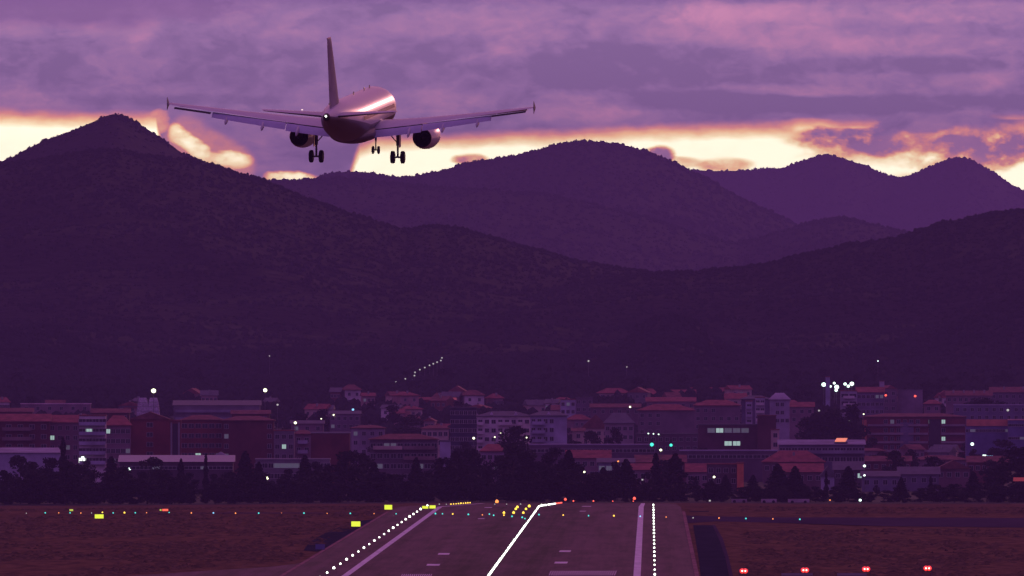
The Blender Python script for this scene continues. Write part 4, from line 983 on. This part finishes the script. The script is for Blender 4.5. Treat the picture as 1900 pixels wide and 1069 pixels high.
building('house','blue grey house with pale windows between the trees right of the middle',1110,1176,858,6650,(.26,.24,.34),'gable',8,slate,cols=5,rows=3,lit=((0,0,Ld),(1,0,Ld),(3,0,Ld)),ww=1.6)
building('house','red roofed house behind the twin columnar cypresses',1172,1215,872,6500,MAUVE,'gable',12,terracotta,cols=3,rows=2)
building('house','red roofed terrace right of the twin columnar cypresses, upper row',1180,1272,858,6900,BRICKD,'gable',14,terracotta_dim,cols=5,rows=1)
building('house','pinkish terrace with a long red roof right of the cypresses',1274,1314,876,6520,MAUVE,'gable',16,terracotta,cols=3,rows=2)
building('house','dark terrace with an orange end wall right of the cypresses',1312,1368,862,6480,DARK,'flat',cols=4,rows=3,rm=terracotta,depth=12)
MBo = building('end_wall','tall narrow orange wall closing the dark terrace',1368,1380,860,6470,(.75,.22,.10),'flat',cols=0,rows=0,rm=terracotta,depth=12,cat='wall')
building('house','wide tiled house with a pink chimney box above the conifers',1416,1530,858,6900,(.19,.12,.14),'hip',22,terracotta,cols=8,rows=2,chim=1)
building('house','red gabled house with a white gable trim behind the two conifers',1448,1526,876,6560,(.17,.10,.12),'gable',16,terracotta,cols=5,rows=2)
building('gable_house','house end with a pale slanted gable trim left of the brick tower base',1524,1548,884,6540,LAV,'front',20,slate,cols=1,rows=2,depth=10,cat='house')
building('house','dark flat shop with a small greenish lit sign window',1548,1602,872,6700,DARK,'gable',16,slate,cols=4,rows=2,lit=((3,0,Lw),(3,1,Lw)))
building('low_hall','long flat hall with a pale eave left of the brick apartment tower',1446,1604,825,7250,(.16,.13,.20),'lean',9,wmat((.28,.25,.36)),cols=14,rows=2,ww=1.6,depth=16,balc=((0,1,0,1,wmat((.33,.29,.38))),))
sk = MB().add([(-1.9,0,0),(1.5,0,0),(2.2,3.4,1.0),(-1.2,3.4,1.0),(-1.9,0,.2),(1.5,0,.2),(2.2,3.4,1.2),(-1.2,3.4,1.2)],[(0,3,2,1),(4,5,6,7),(0,1,5,4),(1,2,6,5),(2,3,7,6),(3,0,4,7)])
t = thing('skylight','orange skylight panel with a painted reflection on the long flat hall roof','skylight',(wx(1560,7250),7252,wz(820,7250))); sk.build('panel', mat('skylight_reflection',(.9,.4,.25),.4,emit=(1,.30,.12),es=.85), t); MB().box(-1.9,2.2,0,3.4,-.4,-.003).build('frame', slate, t)  # emission stands in for low light reflected off the panel
# --- big brick apartment tower
Yb = 8400; t = building('apartment_tower','six storey brick apartment tower with pale floor bands and an orange left edge',1602,1792,774,Yb,(.22,.055,.055),'hip',7,terracotta_dim,cols=16,rows=6,fl=3.15,ww=1.3,wh=1.4,depth=16,
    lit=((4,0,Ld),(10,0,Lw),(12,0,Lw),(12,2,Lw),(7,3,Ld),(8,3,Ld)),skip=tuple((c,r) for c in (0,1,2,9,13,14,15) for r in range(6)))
w2 = (1792-1602)*Yb/K/2; hT = wz(774,Yb)-gz(wx(1697,Yb),Yb)
for r in range(6):
    z = hT-3.1-r*3.15
    for a, b_ in ((-w2+1.6,-w2*.22),(-w2*.12,w2*.26),(w2*.52,w2*.98)):
        MB().box(a,b_,-1.2,-.13,z-.28,z).box(a,b_,-1.2,-1.1,z,z+.5).build('floor_band', bald, t)
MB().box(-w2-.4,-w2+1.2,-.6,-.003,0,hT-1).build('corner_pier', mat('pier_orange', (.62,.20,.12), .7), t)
MB().box(-w2*.28,-w2*.02,-.7,-.14,0,hT-2).build('stair_bay', wmat((.20,.17,.26)), t)
MB().box(w2*.28,w2*.50,-.5,-.14,0,hT-.8).build('dark_bay', wmat((.06,.05,.06)), t)
# --- right
t = building('hall','large blue grey hall with orange light painted on its parapet at the right border',1793,1872,790,7900,BLUE,'flat',cols=10,rows=1,ww=1.8,wh=.9,rm=slate,depth=20,lit=((1,0,Ld),(9,0,Ld)))
wq = (1872-1793)*7900/K/2; hq = wz(790,7900)-gz(wx(1832,7900),7900)
MB().box(-wq,wq,-.3,-.003,hq-.1,hq+2.2).build('parapet', mat('parapet_orange_light',(.85,.28,.17),.6,var=.15,vscale=.3), t)  # orange light on the parapet is put into its base colour
building('hall','taller blue grey hall with a pinkish parapet in the right corner of the town',1872,1960,780,7880,BLUE,'flat',cols=8,rows=2,fl=4.5,ww=2.6,wh=.8,rm=mat('parapet_pink',(.8,.36,.36),.6),depth=20,lit=((2,1,Ld),(3,1,Ld)))
building('apartment_block','white three storey block with dark balconies below the floodlights',1560,1590,726,9000,(.42,.37,.47),'flat',cols=2,rows=4,ww=2.6,balc=((.15,.85,0,4,wm),),depth=12,lit=((1,2,Lw),))
building('apartment_block','blue toned block with a red roof right of the white block below the floodlights',1590,1640,728,9020,(.20,.17,.27),'gable',10,terracotta,cols=6,rows=3,depth=12,lit=((4,0,Ld),(5,0,Ld)))
building('apartment_block','grey mauve block carrying the left red mast light',1638,1664,722,9050,(.22,.16,.20),'flat',cols=2,rows=3,rm=terracotta_dim,depth=12)
building('apartment_block','grey mauve block carrying the right red mast light',1666,1712,724,9060,(.27,.20,.25),'flat',cols=0,rows=0,rm=slate,depth=12)
building('lift_tower','small white box on the roof line left of the red mast lights',1632,1641,708,9200,(.55,.45,.55),'flat',cols=0,rows=0,depth=4,cat='tower')
building('lift_tower','small blue white tower among the floodlights',1532,1540,700,9500,(.40,.40,.55),'flat',cols=0,rows=0,depth=4,cat='tower')
building('house','dark tiled house right of the red mast lights',1716,1745,750,8700,MAUVE,'hip',8,terracotta,cols=2,rows=1)
building('terrace','long reddish terrace with four pale chimneys at the upper right',1756,1840,734,9200,MAUVE,'gable',9,terracotta_dim,cols=8,rows=1,chim=4,cat='house')
building('terrace','long grey terrace continuing to the right border at the top of the town',1838,1960,728,9300,(.18,.14,.20),'gable',10,terracotta_dim,cols=10,rows=2,chim=3,cat='house')
building('terrace','blue grey terrace behind the dark round tree at the right',1770,1960,752,8800,(.20,.18,.28),'flat',cols=14,rows=2,lit=((11,1,LW),(10,1,Ld)),cat='house',rm=lavm)
building('house','grey shed row with round tops right of the brick tower base, lower row',1600,1668,884,6480,(.20,.18,.26),'gable',10,slate,cols=4,rows=2)
building('house','grey shed with a pale eave behind the low bushes, lower right',1668,1742,880,6500,(.18,.15,.22),'gable',14,slate,cols=4,rows=2,lit=((0,1,Ld),))
building('house','red gabled house left of the dark conifers in the lower right',1738,1800,870,6600,(.20,.11,.13),'front',16,terracotta_dim,cols=4,rows=2)
building('house','reddish terrace behind the lower right trees',1796,1870,858,6900,BRICKD,'gable',12,terracotta_dim,cols=6,rows=2)
building('shed','small shed with an orange roof at the right border',1884,1930,893,6030,DARK,'gable',7,mat('roof_orange',(.9,.25,.10),.7),cols=0,rows=0,depth=5,cat='shed')  # roof in plain orange
building('house','dim red roofs in front of the brick tower, left part',1604,1690,856,7400,BRICKD,'gable',10,terracotta_dim,cols=6,rows=1)
building('house','dim brown roofs in front of the brick tower, right part',1692,1796,854,7500,MAUVE,'hip',9,terracotta_dim,cols=6,rows=1)
building('house','low brick outbuildings below the school tower',1446,1500,846,7100,(.30,.18,.20),'gable',8,terracotta,cols=3,rows=1)
building('house','wide dim grey block between white apartments and school, rear row',1180,1296,806,7700,(.13,.085,.11),'flat',cols=9,rows=2,rm=slate)
building('house','dim terrace roofs below the highest cream villa',1096,1188,756,9000,(.19,.12,.15),'gable',7,terracotta_dim,cols=6,rows=1)
building('house','dim red roof row above the plain grey block',1200,1290,745,9200,MAUVE,'gable',8,terracotta,cols=6,rows=1)
building('house','distant small pale house alone on the left slope',112,128,640,11800,(.3,.25,.3),'gable',4,slate,cols=0,rows=0,depth=6) if False else None
rh_ = random.Random(21); HS = []
wc = [('cream',CREAM),('white',WHITE),('mauve',MAUVE),('grey',GREY),('brick',(.22,.09,.08)),('pink',(.44,.27,.28))]
for i in range(95):
    x = rh_.uniform(540, 1900) if i > 22 else rh_.uniform(0, 620); Y = rh_.choice((8030,8130,8750,8900,9130,9250,9360,9500,9650))
    if x < 640 and Y < 8700: Y = 8900
    wpx = rh_.uniform(20, 46)*8600/Y; hm_ = rh_.uniform(4.5, 8.5); cn_, cc = rh_.choice(wc)
    rt_, rn, rm_ = rh_.choice((('hip','red',terracotta),('gable','red',terracotta),('front','red',terracotta),('gable','dull red',terracotta_dim),('hip','dull red',terracotta_dim),('gable','dark',slate)))
    z0_ = gz(wx(x, Y), Y)
    o = building('house', 'x', x-wpx/2, x+wpx/2, HY+(H-z0_-hm_)*K/Y, Y, cc, rt_, rh_.uniform(6,11), rm_, cols=rh_.choice((2,3,3,4)), rows=2, depth=8, ry=rh_.uniform(-28,28), chim=rh_.choice((0,1,1)), ww=1.0, wh=1.2, lit=((rh_.randrange(4),0,rh_.choice((Ld,Ld,LW))),) if rh_.random() < .22 else ())
    o['group'] = 'small houses of the town'
    o['label'] = 'small %s house, %s roof, near the %s' % (cn_, rn, near2(x)); HS.append(o)
number(HS, lambda q: q['label'])
for i, (xa, xb) in enumerate(((1357,1386),(1412,1441),(1462,1502))):
    Yv = 5990; t = thing('trailer', '%s long pale trailer at the grass edge right of the runway' % ('first','middle','longest')[i], 'trailer', (wx((xa+xb)/2,Yv), Yv, gz(wx(xa,Yv),Yv)))
    w = (xb-xa)*Yv/K; zt = wz(926,Yv)-gz(wx(xa,Yv),Yv)
    MB().box(-w/2,w/2,0,2.2,zt-.9,zt).build('body', wmat((.46,.34,.40)), t)
    for s in (-.3,.3): MB().lathe([(-.1,.1),(-.1,.4),(.1,.4),(.1,.1)], (s*w,.0,.38), 'y', 14, True, True).build('wheel', rubber, t)
    MB().box(-w/2,w/2,.1,2.1,.45,zt-.903).build('chassis', steel, t)

# --- pale lattice tower with curved sides
Yt = 8500; t = thing('lattice_tower', 'pale tower with curved tapering sides and fine ribs, under the bright lamp', 'tower', (wx(275,Yt), Yt, gz(wx(275,Yt),Yt)))
h0 = gz(wx(275,Yt),Yt); zt = wz(738,Yt)-h0; k_ = Yt/K
for cxp, nm in ((-11.5,'west'),(11.5,'east')):
    rr = []
    for i in range(15):
        s = i/14; z = s*zt; wtop = 9.5; py = HY+(H-h0-z)/k_
        hw = (float(np.interp(s,[0,.5,.8,.93,1],[15,12.6,10.6,8.8,6.5])))*k_
        c = cxp*k_*float(np.interp(s,[0,1],[1.02,.86])); d = hw*.9
        rr.append([(c-hw,-d,z),(c+hw,-d,z),(c+hw,d,z),(c-hw,d,z)])
    MB().rings(rr).build('shell', mat('tower_shell',(.60,.48,.62),.7,var=.35,vscale=1.6), t)
    rb_ = MB()
    for i in range(1, 14):
        q = rr[i]; rb_.box(q[0][0]-.08,q[1][0]+.08,q[0][1]-.12,q[0][1]-.01,q[0][2]-.08,q[0][2]+.08)
    rb_.build('ribs', concrete, t)

# --- street lamps
def lamp(px, py, Y, kind, d, label, group=None, name='street_lamp', arm=True):
    x = wx(px, Y); z0 = gz(x, Y); z = wz(py, Y)-z0
    t = thing(name, label, 'street lamp' if name == 'street_lamp' else 'floodlight', (x, Y, z0), group)
    b = MB().tube((0,.3,-.3),(0,.3,z+.1),.14,.08,8)
    if arm: b.tube((0,.3,z+.1),(0,-.1,z+.25),.06,.05,6)
    b.build('pole', grey_fix, t)
    MB().lathe([(-d*.45,d*.15),(-d*.3,d*.42),(0,d*.5),(d*.25,d*.42),(d*.42,d*.12)], (0,-.2,z), 'z', 14, True, True).build('lamp', E[kind], t, True)
    return t
lamp(285,725,8480,'street',1.75,'brightest yellow white floodlight on a tall pole above the pale lattice tower',name='flood_lamp')
lamp(492,724,8600,'street',1.5,'bright yellow white floodlight on a pole right of the lattice tower',name='flood_lamp')
S_ = [(548,784.5,7600,'street',.9,'bright yellowish street lamp before the grey gabled house, left town'),
 (777,725.5,9900,'street',.9,'yellow street lamp at the foot of the hillside street'),
 (496,887,6300,'street',.8,'yellow lamp low among the trees under the flat hall'),
 (240,870.5,6350,'cool',.9,'round greenish white lamp in front of the lavender roofed hall'),
 (153.5,849,6600,'cool',.9,'square white lamp at the foot of the white balcony block'),
 (879,813,7400,'street',.8,'yellow lamp at the left corner of the white apartments'),
 (918,811,7300,'street',.45,'small lamp left of the round tree at the white apartments'),
 (929,803,7350,'street',.45,'small yellow lamp above the round tree by the white apartments'),
 (977,812,7300,'street',.45,'small lamp right of the round tree at the white apartments'),
 (1084,876,6350,'street',.6,'yellow lamp between the trees right of the centre line'),
 (1147,856,6500,'orange',.5,'small warm lamp by the blue grey house'),
 (1192,890,6200,'dim',.5,'faint lamp at the foot of the left columnar cypress'),
 (1169,755,8700,'street',.75,'upright pale yellow light above the dark slate villa'),
 (1226,835,6900,'street',.75,'bright pale lamp just below the two green traffic lights'),
 (1325,885,6350,'street',.65,'white lamp in front of the dark terrace'),
 (1203,804.5,7600,'cool',.45,'left small white lamp above the green traffic lights'),
 (1212.5,805,7600,'cool',.45,'middle small white lamp above the green traffic lights'),
 (1222,806,7600,'cool',.45,'right small white lamp above the green traffic lights'),
 (1519.5,762,8400,'dim',.7,'dim lamp between the town trees under the floodlights'),
 (1574.5,781,8300,'dim',.7,'dim lamp left of the brick apartment tower'),
 (1602.5,768.5,8350,'street',.5,'tiny bright lamp at the upper left corner of the brick apartment tower'),
 (1804,824,7700,'cool',1.15,'bright white street lamp in front of the blue hall'),
 (1596,928,5960,'cool',.7,'white lamp at the grass edge right of the trailers'),
 (1604,864.5,6640,'cool',.8,'greenish lamp at the foot of the brick apartment tower, upper one'),
 (1604,882,6400,'cool',.6,'greenish lamp at the foot of the brick apartment tower, lower one'),
 (1870,761,8700,'dim',1.0,'dim warm lamp beside the dark round tree at the right'),
 (1317,929,5960,'dim',.5,'faint lamp at the grass edge just right of the runway'),
 (1540,928,5960,'orange',.35,'faint warm lamp between the longest trailer and the white lamp'),
 (1092,670,10600,'dim',.9,'small whitish light high on the slope in the middle'),
 (1163,681,10600,'dim',.6,'tiny light on the slope above the highest cream villa'),
 (1629,670,10600,'cool',.6,'tiny white light high on the slope above the floodlights'),
 (500,660.5,10700,'dim',.6,'tiny light alone high on the slope above the second flood lamp'),
 (655,760,8700,'blue',.9,'bluish light on the grey terrace, middle left'),
 (619,770,8600,'street',.6,'yellow light at the left end of the grey terrace'),
 (596,777,8300,'street',.45,'tiny yellow light left of the grey terrace'),
 (515,751,8900,'dim',.8,'dim lamp right of and below the second flood lamp')]
for q in S_: lamp(*q)
for i, (x, y) in enumerate(((690,723),(702,718),(714,724),(714,730),(735,709),(752,703),(769,697),(770,691),(779,686),(788,682),(797,678),(804,675),(811,672),(818,669),(820,664))):
    lamp(x, y, 10000+i*50, 'dim', .75, 'street lamp on the climbing hillside road', 'street lamps on the climbing road')
for i, (x, y, d) in enumerate(((1528.5,713.5,1.9),(1541,717,1.0),(1548,711,1.1),(1552.5,718,1.9),(1568,712.5,1.3),(1574,716.5,1.3),(1580.5,712,1.8),(1551.5,724,1.3))):
    lamp(x, y, 9550, 'cool', d, 'white floodlight in the cluster over the upper right town', 'cluster of white floodlights', 'flood_lamp', False)
for x, y, l in ((1643.5,733.5,'left'),(1698,735,'right')):
    lamp(x, y, 8950, 'red', .95, l + ' of the two red mast lights on the grey blocks', name='mast_light')
for x, y, d, l in ((1209.5,825,1.1,'left green traffic light over the road behind the columnar cypresses'),(1245,826,.9,'right green traffic light over the road behind the columnar cypresses')):
    Yv = 7000; t = thing('traffic_light', l, 'traffic light', (wx(x,Yv), Yv, gz(wx(x,Yv),Yv))); z = wz(y,Yv)-gz(wx(x,Yv),Yv)
    MB().tube((0,.3,-.2),(0,.3,z+1.6),.1,.08).build('pole', grey_fix, t); MB().box(-.35,.35,-.05,.25,z-.5,z+1.7).build('housing', dark_metal, t)
    MB().lathe([(-.1,.1),(-.05,d*.5),(0,d*.5)], (0,-.06,z), 'y', 16, True, True).build('lamp', emat('lamp_green',(.05,.9,.62),1.8), t, True)
# illuminated bluish shop sign at the right
Yv = 7600; t = thing('lit_sign', 'small bluish white illuminated sign under the blue hall', 'sign', (wx(1833,Yv), Yv, gz(wx(1833,Yv),Yv))); z = wz(846.5,Yv)-gz(wx(1833,Yv),Yv)
MB().box(-1.9,2.2,.0,.25,z-.6,z+.6).build('board', dark_metal, t)
MB().box(-1.75,-.6,-.05,-.003,z-.45,z+.45).build('panel', E['cool'], t)
for i in range(3): MB().box(-.2+i*.75,.15+i*.75,-.05,-.003,z-.15,z+.2).build('letter_light', E['blue'], t)
for s in (-1.5,1.8): MB().tube((s,.12,-.2),(s,.12,z-.6),.08).build('leg', grey_fix, t)

# --- single out the countable lamps
def tagged(g): return [o for o in COL.objects if o.get('group') == g]
for g in ('left runway edge lights', 'right runway edge lights', 'amber lights at the far left runway edge'):
    q = sorted(tagged(g), key=lambda o: o.location.y)
    for k, o in enumerate(q): o['label'] = ('white lamp of the %s edge row, ' % g.split()[0] if 'edge lights' in g else 'amber lamp past the crest, ') + ORD[min(k,24)] + ' from the near end'
for o in [o for o in COL.objects if o.get('category') in ('taxiway light','runway guard light')] : o['_k'] = o['label']
q = [o for o in COL.objects if '_k' in o]
number(q, lambda o: o['_k'])
for o in q: del o['_k']
q = [o for o in COL.objects if o.get('group') in ('street lamps on the climbing road','cluster of white floodlights','red lights across the runway end','faint lights along the far crest')]
keys = {o: o['label'] for o in q}
number(q, lambda o: keys[o])
